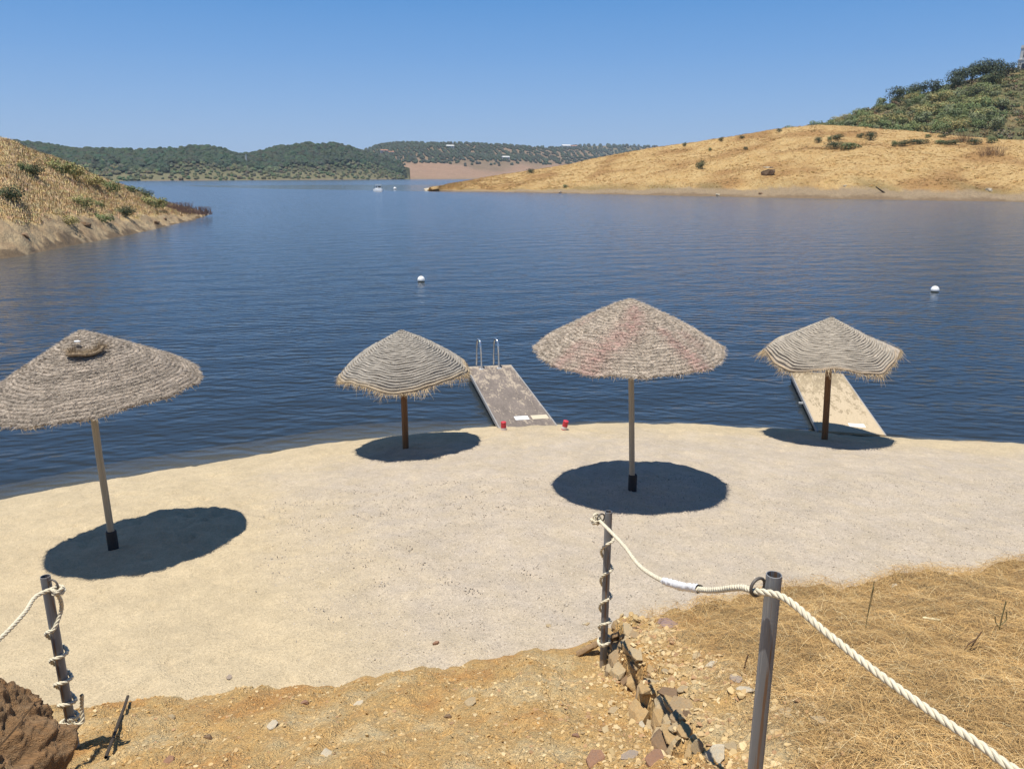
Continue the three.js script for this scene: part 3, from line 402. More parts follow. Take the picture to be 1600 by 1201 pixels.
// ---------------------------------------------------------------- stones
const stoneVar = []; { const r = rng(33); for (let i = 0; i < 10; i++) { const pts = [], fl = i < 6 ? .20 : .55; for (let k = 0; k < 26; k++) { const a = r() * 6.283, q = Math.pow(r(), .28); pts.push(V(Math.cos(a) * .5 * q * (.75 + .5 * r()), (r() - .5) * fl * (.6 + .5 * r()), Math.sin(a) * .36 * q)); } const g = new ConvexGeometry(pts); const p = g.attributes.position, uv = []; for (let k = 0; k < p.count; k++) uv.push(p.getX(k), p.getZ(k)); g.setAttribute('uv', new THREE.Float32BufferAttribute(uv, 2)); stoneVar.push(g); } }
const stoneMat = (r, g, b) => new THREE.MeshStandardMaterial({ color: C(r, g, b), map: scaled(dirtMap, .7), bumpMap: scaled(dirtBump, .7), bumpScale: .003, roughness: .95 });
const SM = { tan: stoneMat(.52, .39, .22), pale: stoneMat(.66, .56, .40), red: stoneMat(.36, .20, .12), grey: stoneMat(.42, .33, .25), purple: stoneMat(.36, .24, .20), brown: stoneMat(.26, .165, .09) };
const groundPoint = (px, py) => { const s = sight(px, py); let t = 1.5; for (let k = 0; k < 1500; k++) { const y = EYE + s.y * t, d = -s.z * t; if (y < groundH(s.x * t, d)) break; t += .012; } return V(s.x * t, groundH(s.x * t, -s.z * t), s.z * t); };
const stoneList = [ // px, py, width px, material, shape, tilt, label
  [1046, 978, 46, 'purple', 1, .5, 'long purplish slate slab tilted on the straw bank'], [930, 1192, 40, 'red', 7, .05, 'reddish-brown flat stone at the bottom, left of the metal post'], [1022, 1188, 34, 'red', 3, .25, 'reddish slate chip at the foot of the bank'], [985, 1182, 28, 'grey', 4, .3, 'grey slate chip beside the reddish one at the bank foot'], [1003, 1134, 18, 'pale', 8, 0, 'small rounded white stone on the dirt path'], [900, 1150, 14, 'red', 6, 0, 'small red stone in the middle of the dirt path'], [681, 1006, 11, 'red', 9, 0, 'small round red-brown stone on the gravel'], [475, 1100, 15, 'red', 6, 0, 'dark red rounded stone on the upper dirt edge'], [268, 1122, 14, 'tan', 8, 0, 'tan rounded stone on the left of the dirt path'], [262, 1193, 22, 'red', 7, .1, 'reddish stone at the bottom left of the dirt path'], [358, 1060, 14, 'grey', 4, .3, 'thin grey slate flake lying on the sand edge'], [325, 1152, 14, 'brown', 6, .2, 'dark brown stone on the left of the dirt path'], [1118, 1184, 34, 'pale', 2, .5, 'pale slate slab propped at the bank foot left of the post'], [1090, 1170, 26, 'tan', 3, .8, 'tan slate piece leaning at the bank foot'], [1142, 1168, 24, 'tan', 5, .6, 'tan slate piece touching the metal post'], [1112, 1040, 20, 'pale', 8, .1, 'pale block of stone on the bank above the rope shadow'], [1090, 1026, 20, 'tan', 0, .1, 'narrow tan flake on the bank beside the straw'], [1150, 1062, 26, 'grey', 5, .35, 'grey slate flake on the bank close to the metal post'], [1165, 1078, 26, 'pale', 1, .3, 'pale slate flake touching the metal post half way up'], [1283, 1130, 30, 'tan', 9, .1, 'tan block of stone on the straw right of the metal post'], [1232, 1118, 30, 'tan', 2, .2, 'flat tan stone in the straw right of the metal post'], [1397, 917, 11, 'pale', 9, 0, 'small pale stone on the far edge of the straw bank'], [1066, 1078, 22, 'tan', 3, .7, 'tan slate piece on the crumbling side of the bank'], [1040, 1050, 20, 'tan', 1, .9, 'upright slate piece on the crumbling side of the bank'], [1072, 1118, 20, 'brown', 2, 1.0, 'brown slate piece standing on edge low on the bank side'], [1055, 1140, 24, 'tan', 5, .6, 'tan slate chip low on the crumbling bank'], [988, 985, 16, 'brown', 9, .4, 'brown clod at the upper corner of the bank'], [857, 978, 11, 'tan', 3, .1, 'small tan flake on the gravel left of the rope post'], [914, 976, 10, 'pale', 8, .1, 'small pale stone on the gravel beside the rope post'], [960, 1112, 20, 'tan', 0, .1, 'thin tan slate chip lying on the dirt path'], [735, 1098, 22, 'tan', 2, .1, 'tan slate chip on the upper dirt path'], [700, 1120, 14, 'brown', 6, .2, 'small brown stone in the middle of the dirt path'], [560, 1100, 18, 'pale', 4, .1, 'pale flat chip on the dirt near the sand edge'], [425, 1135, 20, 'pale', 3, .1, 'pale chip on the left half of the dirt path'], [510, 1180, 22, 'pale', 0, .15, 'pale slate chip at the bottom of the dirt path'], [1188, 1150, 22, 'tan', 7, .2, 'tan stone at the right foot of the metal post'], [918, 855 + 120, 9, 'tan', 6, 0, 'tiny tan stone at the gravel edge left of the rope post']];
for (const [px, py, w, m, k, tilt, label] of stoneList) { const p = groundPoint(px, py), d = p.distanceTo(camera.position), s = w / FOCAL * d * .98, o = top('stone', stoneVar[k], SM[m], label, 'stone', 'stones on the dirt and bank'); o.position.copy(p); o.position.y += s * .06; o.scale.set(s, s, s); o.rotation.set(tilt * .6, (px * 7.3) % 3.1 - 1.5, tilt); }
{ // broken slate layers standing out of the crumbling side of the bank
  const bank = scene.getObjectByName('straw_bank'), r = rng(61), clay = stoneMat(.50, .335, .155), sm = [SM.tan, clay, SM.brown, clay, SM.tan, stoneMat(.40, .28, .15)];
  for (let row = 0; row < 4; row++) for (let d = 2.75 + .05 * row; d < 5.14; d += .075 + .09 * r()) { // beds of slate one over another, each set back a little from the one below
    const lip = bankH(bankSide(d) + .12, d), x = bankSide(d) + .03 - .034 * (3 - row) + (r() - .5) * .045, y = lip - .035 - .062 * (3 - row) + (r() - .5) * .02; if (y < dirtH(x, d) - .02 || r() < .12) continue;
    const l = .09 + .13 * r(), m = mesh('slate_slab', stoneVar[row === 3 || r() < .6 ? Math.floor(r() * 6) : 6 + Math.floor(r() * 4)], sm[Math.floor(r() * 6)], bank); m.position.set(x, y, -d); m.scale.set(l, .13 + .16 * r(), .10 + .09 * r()); m.rotation.set((r() - .5) * .35, Math.PI / 2 + (r() - .5) * .7, (r() - .5) * .3); }
}
{ // stones and drift on the far shores
  const far = [[1201, 272, 18, SM.brown, 9, 'dark boulder with a pale top on the dry hill'], [655, 296.5, 12, SM.pale, 7, 'large pale rock at the very tip of the grassy point'], [668, 297, 7, SM.pale, 8, 'small pale rock next to the large one on the point'], [1188, 303, 6, SM.brown, 8, 'dark stone on the bare right shore'], [1120, 306, 8, SM.pale, 7, 'pale stone at the waterline of the right shore'], [1547, 297, 10, SM.pale, 6, 'pale stone on the bare shore at the right'], [1320, 290.5, 5, SM.pale, 8, 'tiny white stone above the bare right shore'], [875, 301, 6, SM.grey, 8, 'grey stone at the waterline left part of the right shore'], [258, 343, 8, SM.brown, 8, 'dark stone on the shore of the left headland'], [38, 368, 12, SM.brown, 7, 'dark clod on the muddy shore of the left headland'], [135, 352, 12, SM.brown, 9, 'brown clod on the shore in the middle of the headland'], [245, 347, 9, SM.brown, 7, 'brown stone above the waterline near the headland tip']];
  far.forEach(([px, py, w, m, k, label], i) => { const h = px < 400 ? leftBank : dryHill, p = nearestOn(h, px, py, 0, 1, 0, .9), s = w / FOCAL * p.distanceTo(camera.position) * 1.1, o = top('shore_rock', stoneVar[k], m, label, 'rock', 'rocks on the far shores'); o.position.copy(p); o.position.y += s * .12; o.scale.setScalar(s); o.scale.y = s * 1.15; o.rotation.y = i;
    if (i === 0) { const t = mesh('pale_top', stoneVar[4], SM.pale, o); t.position.set(0, .33, -.02); t.scale.set(.95, .45, .9); } });
  const p = nearestOn(dryHill, 1376, 302, .4, .9, 0, .3), o = top('driftwood_log', new THREE.CylinderGeometry(.12, .2, 2.6, 8).rotateZ(1.0).translate(0, .55, 0), barkMat, 'dark driftwood log slanting on the bare right shore', 'driftwood'); o.position.copy(p);
}
{ // loose chips: too small to pick apart
  const mats = new THREE.MeshStandardMaterial({ color: C(1, 1, 1), roughness: 1 }); const tones = [[.50, .35, .165], [.58, .44, .24], [.40, .24, .12], [.46, .32, .155], [.54, .39, .19]];
  const chips = (name, label, n, seed, place, k) => { const im = scatter(name, label, stoneVar[k], mats, n, seed, place); im.userData.category = 'stones'; };
  const put = (r, x, d, s0, s1) => { const s = lerp(s0, s1, Math.pow(r(), 3)), c = tones[Math.floor(r() * 5)], f = .72 + .36 * r(); return { p: V(x, groundH(x, d) + s * .01, -d), s: V(s, s, s), rot: [(r() - .5) * .9, r() * 6.283, (r() - .5) * .9], c: C(c[0] * f, c[1] * f, c[2] * f) }; };
  for (const k of [0, 3]) chips('slate_chips', k ? 'small slate chips strewn over the dirt path' : 'fine slate flakes strewn over the dirt path', 2300, 101 + k, (r) => { const x = lerp(-3.6, 1.0, r()), d = lerp(2.2, 4.75, r()); if (dirtH(x, d) < sandH(x, d) + .005 || x < -2.2 && d < 3.4) return null; if (r() > .35 + .65 * sstep(-.5, .7, x)) return null; return put(r, x, d, .008, .036); }, k);
  for (const k of [7, 9]) chips('soil_crumbs', k > 8 ? 'coarse crumbs of dry soil over the dirt path' : 'fine crumbs of dry soil over the dirt path', 2600, 161 + k, (r) => { const x = lerp(-3.4, 1.0, r()), d = lerp(2.3, 4.75, r()); if (dirtH(x, d) < sandH(x, d) + .005 || groundH(x, d) > dirtH(x, d) + .02) return null; const s = .006 + .026 * Math.pow(r(), 3), c = dirtColour(x, d), f = .60 + .28 * r(); return { p: V(x, dirtH(x, d), -d), s: V(s, s, s), rot: [r() * 3, r() * 6, r() * 3], c: C(c[0] * f, c[1] * f, c[2] * f) }; }, k);
  for (const k of [1, 7]) chips('bank_rubble', k > 2 ? 'crumbling clods and stones along the side of the straw bank' : 'slate rubble along the side of the straw bank', 1100, 111 + k, (r) => { const d = lerp(2.0, 5.05, r()), x = bankSide(d) + lerp(-.32, .5, r()) * (.7 + .6 * sstep(4.4, 2.8, d)); if (x < bankSide(d) + .02 && r() > .35) return null; return put(r, x, d, .014, .06); }, k);
  chips('gravel', 'fine grey gravel over the middle of the beach', 15000, 121, (r) => { const x = lerp(-3, 7.5, r()), d = lerp(4.4, 9.5, Math.pow(r(), 1.3)); if (r() > gravelShare(x, d) || groundH(x, d) > sandH(x, d) + .01) return null; const s = .008 + .014 * r(), f = .7 + .6 * r(); return { p: V(x, sandH(x, d) + .001, -d), s: V(s, s, s), rot: [r(), r() * 6, r()], c: C(.46 * f, .40 * f, .32 * f) }; }, 8);
}

// ---------------------------------------------------------------- straw on the bank
function blade(w, bend) { const pos = [], nor = [], idx = [], seg = 4; for (let i = 0; i <= seg; i++) { const t = i / seg, x = t - .5, y = bend * (1 - 4 * x * x), q = w * (1 - .6 * t); pos.push(x, y, -q, x, y + q * .8, 0, x, y, q); nor.push(0, .4, -.9, 0, 1, 0, 0, .4, .9); } for (let i = 0; i < seg; i++) for (let k = 0; k < 2; k++) { const a = i * 3 + k; idx.push(a, a + 1, a + 3, a + 1, a + 4, a + 3); } const g = new THREE.BufferGeometry(); g.setAttribute('position', new THREE.Float32BufferAttribute(pos, 3)); g.setAttribute('normal', new THREE.Float32BufferAttribute(nor, 3)); g.setIndex(idx); return g; }
const bladeMat = new THREE.MeshStandardMaterial({ color: C(1, 1, 1), roughness: .75, side: THREE.DoubleSide });
const strawTone = (r, f = 1) => { const k = r(), q = f * (.75 + .5 * r()); return k < .10 ? C(.68 * q, .53 * q, .28 * q) : k < .55 ? C(.56 * q, .365 * q, .142 * q) : k < .85 ? C(.43 * q, .26 * q, .092 * q) : C(.30 * q, .175 * q, .068 * q); };
for (const [k, n, bend, tilt, label] of [[0, 42000, .08, .2, 'matted dry straw lying over the right bank'], [1, 18000, .20, .5, 'loose curled dry straw on the right bank']])
  scatter('straw_mat', label, blade(.008, bend), bladeMat, n, 140 + k, (r) => { const q = Math.pow(r(), 1.25), d = lerp(1.1, 6.6, q), x = lerp(.9, 1.2 + d * .98, r()), s = x - bankSide(d); if (d > bankEdge(x) + .12 || r() > sstep(.12, .7, s + .3 * fbm(x * 2, d * 2, 3))) return null; const L = .055 + .13 * r() * r() + .03 * r(), f = 1 + .35 * fbm(x * 1.4, d * 1.4, 3); return { p: V(x, bankH(x, d) + .004 + .02 * r(), -d), s: V(L, L * 1.0, L * .55 + .05), rot: [(r() - .5) * .8, r() * 6.283, (r() - .5) * tilt * 2], c: strawTone(r, f) }; });
scatter('edge_straw', 'dry straw hanging over the far edge of the bank', blade(.010, .25), bladeMat, 2600, 150, (r) => { const x = lerp(.95, 7, r()), d = bankEdge(x) + lerp(-.25, .10, r()), L = .08 + .14 * r(); return { p: V(x, bankH(x, d) + .02, -d), s: V(L, L, L * .6), rot: [(r() - .5), r() * 6.283, (r() - .5) * 1.6], c: strawTone(r) }; });
function stems(list, rad) { return merged(list.map((pts) => new THREE.TubeGeometry(new THREE.CatmullRomCurve3(pts), 10, rad, 5))); }
{ // single weeds and stalks
  const green = new THREE.MeshStandardMaterial({ color: C(.22, .185, .08), roughness: .9 }), brown = new THREE.MeshStandardMaterial({ color: C(.16, .095, .05), roughness: .9 }), pale = new THREE.MeshStandardMaterial({ color: C(.68, .60, .36), roughness: .8 });
  let p = groundPoint(1352, 985), g = base('dry_weed', 'tall thin green-brown weed standing in the straw', 'weed'); g.position.copy(p); mesh('stem', stems([[V(0, -.03, 0), V(.005, .15, 0), V(.012, .34, .01)]], .0024), green, g); mesh('side_stem', stems([[V(.003, .1, 0), V(.015, .2, 0), V(.014, .3, 0)]], .0018), green, g); mesh('seed_head', new THREE.SphereGeometry(.009, 6, 8).scale(.6, 2.6, .6).translate(.011, .29, .01), green, g);
  p = groundPoint(1562, 985); g = base('dry_weed', 'small forked green weed near the right edge', 'weed'); g.position.copy(p); mesh('stem', stems([[V(0, -.03, 0), V(0, .06, 0), V(.008, .19, 0)]], .004), green, g); mesh('side_stem', stems([[V(0, .02, 0), V(-.03, .05, 0), V(-.04, .09, 0)], [V(0, .03, 0), V(.03, .07, 0), V(.02, .12, 0)]], .0032), green, g);
  p = groundPoint(1503, 1022); g = base('dry_weed', 'brown forked twig sticking out of the straw', 'weed'); g.position.copy(p); mesh('stem', stems([[V(0, -.03, 0), V(.02, .05, 0), V(.06, .10, .01)]], .004), brown, g); mesh('side_stem', stems([[V(.03, -.02, 0), V(.055, .06, 0), V(.09, .14, 0)]], .004), brown, g);
  p = groundPoint(1455, 972); let o = top('cut_reed', new THREE.CylinderGeometry(.008, .008, .11, 10).rotateZ(1.5).translate(0, .022, 0), pale, 'short pale cut reed lying on the straw', 'reed'); o.position.copy(p); o.rotation.y = -.15;
  p = groundPoint(1168, 1050); o = top('dry_twig', stems([[V(0, -.02, 0), V(.004, .05, 0), V(.016, .11, 0)]], .004), brown, 'thin dark twig standing left of the metal post', 'twig'); o.position.copy(p); o.position.x -= .02;
  // stick on the dirt path
  const sp2 = [[201, 1098, .05], [196, 1112, .045], [186, 1138, .04], [178, 1160, .035], [166, 1190, .02]].map(([x, y, h]) => groundPoint(x, y).add(V(0, h, 0))); o = top('stick', stems([sp2], .010), new THREE.MeshStandardMaterial({ color: C(.055, .042, .03), map: scaled(woodMap, 2), roughness: 1 }), 'thin dark stick lying on the dirt beside the earth mound', 'stick');
  // weathered root by the rope post
  const c = groundPoint(902, 1024), e = groundPoint(968, 1003); const rt = new THREE.TubeGeometry(new THREE.CatmullRomCurve3([c.clone().add(V(0, .005, 0)), c.clone().lerp(e, .5).add(V(0, .035, 0)), e.clone().add(V(0, .05, 0))]), 14, .022, 7); const q = rt.attributes.position; for (let i = 0; i < q.count; i++) { const k = 1 + .012 * n3(q.getX(i) * 40, q.getY(i) * 40, q.getZ(i) * 40); q.setY(i, q.getY(i) + .008 * n3(q.getX(i) * 30, 1, q.getZ(i) * 30)); } rt.computeVertexNormals(); top('weathered_root', rt, new THREE.MeshStandardMaterial({ color: C(.33, .22, .12), map: scaled(woodMap, 3), roughness: 1 }), 'weathered brown root lying at the foot of the rope post', 'root');
}

// ---------------------------------------------------------------- landing stages
const deckTex = (seed, tone, sandTone, share) => { const a = layered([[7, 1], [23, .8], [61, .6]], seed), b = layered([[140, 1], [300, .6]], seed + 50), st = layered([[13, 1], [47, 1], [120, .8]], seed + 90); return tex(512, (u, v) => { const s = .75 + .5 * (a(u, v) - .5) + .35 * (b(u * .4, v) - .5), m = sstep(.5 + share * (v - .75), .62 + share * (v - .75), st(u, v)); return [0, 1, 2].map((k) => lerp(tone[k] * s, sandTone[k] * (.85 + .3 * b(u, v)), m)); }); };
const alu = new THREE.MeshStandardMaterial({ color: C(.62, .62, .60), metalness: .25, roughness: .45 }), floatMat = new THREE.MeshStandardMaterial({ color: C(.045, .045, .045), roughness: .6 }), paper = new THREE.MeshStandardMaterial({ color: C(.80, .80, .78), roughness: .6 });
const railMat = new THREE.MeshStandardMaterial({ color: C(.34, .32, .29), roughness: .6, metalness: .2 });
function stage(near, far, W, h0, h1, map, label, bits) {
  const a = atHeight(...near, h0), b = atHeight(...far, h1), dir = b.clone().sub(a), L = dir.length(), g = base('landing_stage', label, 'jetty'); g.position.copy(a); g.rotation.order = 'YXZ'; g.rotation.y = Math.atan2(-dir.x, -dir.z); g.rotation.x = Math.asin(dir.y / L);
  const deck = new THREE.BoxGeometry(W, .035, L, 1, 1, 1); deck.translate(0, -.0175, -L / 2); mesh('deck', deck, new THREE.MeshStandardMaterial({ map, roughness: .85, bumpMap: woodBump, bumpScale: .004 }), g);
  for (const s of [-1, 1]) mesh('edge_rail', box(.022, .07, L + .002, s * (W / 2 + .012), -.0365, -L / 2), railMat, g); mesh('edge_rail', box(W + .046, .07, .022, 0, -.0365, -L - .013), railMat, g);
  for (const s of [-1, 1]) mesh('side_board', box(.03, .16, L - .25, s * (W / 2 - .03), -.117, -L / 2 - .12), floatMat, g);
  for (let i = 0; i < 3; i++) mesh('float', box(W - .12, .34, L * .27, 0, -.371, -L * (.26 + .29 * i)), floatMat, g);
  bits(g, W, L); return g;
}
const d1 = stage([826, 667], [764, 571.5], .98, .13, .20, deckTex(801, [.235, .19, .155], [.37, .30, .22], -.25), 'brown weathered landing stage with steel ladder rails at its end', (g, W, L) => {
  for (const x of [-.26, .13]) { const y0 = -.3, zz = -L + .05, pts = [V(x + .05, 0, zz + .22), V(x + .05, .12, zz + .20), V(x + .04, .54, zz + .14), V(x + .03, .62, zz + .07), V(x + .01, .61, zz - .05), V(x, .53, zz - .10), V(x - .01, .1, zz - .13), V(x - .01, y0 - .5, zz - .13)]; const r = mesh('handrail', new THREE.TubeGeometry(new THREE.CatmullRomCurve3(pts, false, 'centripetal'), 60, .021, 10), new THREE.MeshStandardMaterial({ color: C(.72, .72, .70), metalness: .9, roughness: .22 }), g); mesh('foot_plate', new THREE.CylinderGeometry(.05, .05, .012, 16).translate(x + .05, .006, zz + .22), alu, r); }
  for (let k = 0; k < 3; k++) mesh('rung', new THREE.CylinderGeometry(.015, .015, .39, 8).rotateZ(Math.PI / 2).translate(-.065, -.15 - k * .25, -L - .08), alu, g);
  const st = mesh('sticker', box(.25, .004, .20, -.02, .003, -.50), paper, g); mesh('sticker', box(.30, .004, .22, .31, .003, -.50), new THREE.MeshStandardMaterial({ color: C(.55, .47, .34), roughness: .9 }), g);
});
const d2 = stage([1331, 676], [1276, 582], 1.05, .12, .19, deckTex(851, [.42, .325, .195], [.48, .38, .245], .5), 'pale plywood landing stage behind the rightmost parasol', (g, W, L) => { mesh('sticker', box(.26, .004, .17, .16, .003, -.42), paper, g); mesh('mooring_cleat', box(.10, .03, .04, -W / 2 - .05, -.06, -L * .45), alu, g); });
const redMat = new THREE.MeshStandardMaterial({ color: C(.52, .03, .045), roughness: .55 }), capMat = new THREE.MeshStandardMaterial({ color: C(.72, .62, .58), roughness: .7 });
for (const [px, py, tx, tz, label] of [[787, 672, .02, 0, 'short red mooring peg at the left corner of the brown landing stage'], [881, 670, -.2, .05, 'leaning red and white mooring peg right of the brown landing stage']]) { const q = groundPoint(px, py), y = q.y, g = base('mooring_peg', label, 'peg', 'red mooring pegs'); g.position.set(q.x, y - .03, q.z); g.rotation.z = tx; g.rotation.x = tz; mesh('stake', new THREE.CylinderGeometry(.045, .045, .17, 18).translate(0, .085, 0), redMat, g); mesh('white_band', new THREE.CylinderGeometry(.0465, .0465, .045, 18, 1, true).translate(0, .055, 0), capMat, g); mesh('cap', new THREE.LatheGeometry([[.001, .184], [.03, .183], [.046, .176], [.047, .168]].map((p) => new THREE.Vector2(...p)), 18), redMat, g); }
// ---------------------------------------------------------------- parasols of coiled esparto
function strand(w) { const g = new THREE.CylinderGeometry(w * .3, w, 1, 3, 3, true); g.translate(0, .5, 0); const p = g.attributes.position; for (let i = 0; i < p.count; i++) { const y = p.getY(i); p.setX(i, p.getX(i) + .22 * y * y); } g.deleteAttribute('uv'); g.computeVertexNormals(); return g; }
const strandGeo = strand(.045), cordMat = new THREE.MeshStandardMaterial({ vertexColors: true, map: strawMap, bumpMap: strawBump, bumpScale: .006, roughness: .95 }), strandMat = new THREE.MeshStandardMaterial({ color: C(1, 1, 1), roughness: .9 });
const paleWood = new THREE.MeshStandardMaterial({ color: C(.50, .44, .34), map: scaled(woodMap, 2, 1), bumpMap: scaled(woodBump, 2, 1), bumpScale: .004, roughness: .8 }), brownWood = new THREE.MeshStandardMaterial({ color: C(.235, .115, .045), map: scaled(woodMap, 2, 1), bumpMap: scaled(woodBump, 2, 1), bumpScale: .006, roughness: .75 }), blackRubber = new THREE.MeshStandardMaterial({ color: C(.02, .02, .022), roughness: .7 });
const liningMat = new THREE.MeshStandardMaterial({ color: C(.50, .42, .33), map: strawMap, roughness: 1, side: THREE.DoubleSide });
function parasol(o) {
  const r = rng(o.seed), P = groundPoint(o.px, o.py);
  const gy = groundH(P.x, -P.z), apex = atDepth(o.ax, o.ay, -P.z), H = apex.y - gy;
  const g = base('straw_parasol', o.label, 'parasol', 'straw parasols on the beach'); g.position.set(P.x, gy, P.z);
  const lean = V(apex.x - P.x, 0, 0).clampLength(0, .12); // a slight lean of the pole
  const tiltQ = new THREE.Quaternion().setFromAxisAngle(V(Math.cos(o.tiltDir), 0, Math.sin(o.tiltDir)).cross(V(0, 1, 0)).negate(), o.tilt);
  const surf = (phi, t) => { const R = o.R * (1 + .02 * n2(Math.cos(phi) * 2 + o.seed, Math.sin(phi) * 2) + (o.flare?.(phi) ?? 0) * t), y = -o.drop * o.prof(t) + (o.warp?.(phi, t) ?? 0) + .02 * t * n3(Math.cos(phi) * 2.3, Math.sin(phi) * 2.3, o.seed + t * 2); return V(Math.cos(phi) * R * t, y, Math.sin(phi) * R * t).applyQuaternion(tiltQ).add(V(lean.x, H, 0)); };
  // pole, sleeve
  const pr = o.poleR, len = H - .1; const pg = new THREE.CylinderGeometry(pr, pr * 1.05, len + .2, 20, 6); pg.translate(0, (len + .2) / 2 - .2, 0); { const p = pg.attributes.position; for (let i = 0; i < p.count; i++) { const y = p.getY(i); p.setX(i, p.getX(i) + lean.x * clamp(y / H) + .004 * n2(y * 2, o.seed)); p.setZ(i, p.getZ(i) + .004 * n2(y * 2 + 9, o.seed)); } pg.computeVertexNormals(); } mesh('pole', pg, o.wood, g);
  if (o.sleeve) mesh('ground_sleeve', new THREE.LatheGeometry([[pr + .02, -.15], [pr + .02, .205], [pr + .014, .215], [pr + .001, .216]].map((p) => new THREE.Vector2(...p)), 24), blackRubber, g);
  // ribs under the cone
  for (let i = 0; i < 8; i++) { const a = i * Math.PI / 4 + .2, pts = [.06, .3, .6, .88].map((t) => surf(a, t).add(V(0, -.045, 0))); mesh('rib', new THREE.TubeGeometry(new THREE.CatmullRomCurve3(pts), 10, .011, 6), o.wood, g); }
  mesh('hub', new THREE.CylinderGeometry(pr * 1.5, pr * 1.3, .12, 14).translate(lean.x, H - .13, 0), o.wood, g);
  // the coiled cord
  const SEG = 150, N = o.turns, n = N * SEG, M = 7, pos = [], uv = [], col = [], idx = [], pitch = o.R / N; let run = 0, last = null;
  for (let i = 0; i <= n; i++) {
    const phi = i / SEG * 6.28318, t = Math.max(.012, (i / n)), ring = i / SEG, c = surf(phi, t), e = surf(phi, Math.min(1.02, t + .01)), rad = e.clone().sub(c); if (t > 1.009) rad.copy(c.clone().sub(surf(phi, t - .01))); rad.normalize();
    const tan = surf(phi + .02, t).sub(surf(phi - .02, t)).normalize(), nor = tan.clone().cross(rad).normalize(); if (nor.y < 0) nor.negate();
    const k = .5 * n2(phi * 1.1 + Math.floor(ring) * 5.3, o.seed) , slip = o.slack * pitch * n3(Math.cos(phi) * 3, Math.sin(phi) * 3, ring * .9 + o.seed), hw = pitch * (o.cover + .06 * k), ht = o.thick * (1 + .35 * k); c.addScaledVector(rad, slip).addScaledVector(nor, o.lift * n3(Math.cos(phi) * 4, Math.sin(phi) * 4, ring * 1.7));
    if (last) run += c.distanceTo(last); last = c.clone();
    const tone = o.tone(phi, t, n3(Math.cos(phi) * 3, Math.sin(phi) * 3, ring * 3.1 + o.seed));
    for (let m = 0; m <= M; m++) { const a = m / M * 6.28318, p = c.clone().addScaledVector(rad, Math.cos(a) * hw).addScaledVector(nor, Math.sin(a) * ht); pos.push(p.x, p.y, p.z); uv.push(run / .55, m / M * 1); col.push(...tone); }
  }
  for (let i = 0; i < n; i++) for (let m = 0; m < M; m++) { const a = i * (M + 1) + m, b = a + 1, c = a + M + 1, e = c + 1; idx.push(a, b, c, b, e, c); }
  const cg = new THREE.BufferGeometry(); cg.setAttribute('position', new THREE.Float32BufferAttribute(pos, 3)); cg.setAttribute('uv', new THREE.Float32BufferAttribute(uv, 2)); cg.setAttribute('color', new THREE.Float32BufferAttribute(col, 3)); cg.setIndex(idx); cg.computeVertexNormals();
  const canopy = mesh('canopy', cg, cordMat, g);
  { const lp = [], li = [], lu = [], nr = 16, na = 72; for (let j = 0; j <= nr; j++) for (let i = 0; i <= na; i++) { const p = surf(i / na * 6.28318, .985 * j / nr + .004); lp.push(p.x, p.y - .012, p.z); lu.push(i / 6, j / 4); } for (let j = 0; j < nr; j++) for (let i = 0; i < na; i++) { const a = j * (na + 1) + i, b = a + 1, c = a + na + 1, e = c + 1; li.push(a, b, c, b, e, c); } const lg = new THREE.BufferGeometry(); lg.setAttribute('position', new THREE.Float32BufferAttribute(lp, 3)); lg.setAttribute('uv', new THREE.Float32BufferAttribute(lu, 2)); lg.setIndex(li); lg.computeVertexNormals(); mesh('lining', lg, liningMat, canopy); }
  // loose straw ends and hanging fringe
  const put = (name, count, fn) => { const im = new THREE.InstancedMesh(strandGeo, strandMat, count), mx = new THREE.Matrix4(), qq = new THREE.Quaternion(); for (let k = 0; k < count; k++) { const s = fn(); qq.setFromUnitVectors(V(0, 1, 0), s.dir.normalize()); const spin = new THREE.Quaternion().setFromAxisAngle(V(0, 1, 0), r() * 6.283); im.setMatrixAt(k, mx.compose(s.p, qq.multiply(spin), V(s.w, s.L, s.w))); im.setColorAt(k, s.c); } im.name = name; im.userData.kind = 'stuff'; im.castShadow = im.receiveShadow = true; canopy.add(im); };
  put('straw_ends', o.fuzz, () => { const phi = r() * 6.283, t = Math.sqrt(r()), p = surf(phi, t), e = surf(phi, t + .02).sub(p).normalize(), tan = V(-Math.sin(phi), 0, Math.cos(phi)), up = tan.clone().cross(e).normalize(); if (up.y < 0) up.negate(); p.addScaledVector(up, o.thick * .6); const w = o.tone(phi, t, r() * 2 - 1), f = .45 + 1.0 * r(); const par = Math.floor(t * o.turns * 2) % 2 ? 1 : -1, mess = r() < .3 ? (r() - .5) * 2.6 : par * (.55 + .5 * r()); return { p, dir: e.multiplyScalar(.45 + .5 * r()).addScaledVector(tan, mess).addScaledVector(up, .12 + .4 * r() * o.shag), w: .04 + .035 * r(), L: (.025 + .045 * r()) * o.long, c: C(w[0] * f, w[1] * f, w[2] * f) }; });
  put('fringe', o.fringe, () => { const phi = r() * 6.283, p = surf(phi, .985 + .02 * r()), cl = clamp(.5 + .8 * n2(phi * 4, o.seed + 3)), f = .8 + .5 * r(); return { p, dir: V(Math.cos(phi) * (r() * .9 - .1), -.3 - r(), Math.sin(phi) * (r() * .9 - .1)).add(V(r() - .5, 0, r() - .5)), w: .05 + .045 * r(), L: (.03 + .10 * r() * r()) * (.4 + 1.1 * cl) * o.fringeLong, c: C(.50 * f, .385 * f, .235 * f) }; });
  o.extra?.(g, surf, canopy); return g;
}
const greyStraw = (f = 1) => (phi, t, n) => { const k = f * (.86 + .22 * n + .10 * Math.sin(t * 31)); return [.50 * k, .42 * k, .335 * k]; };
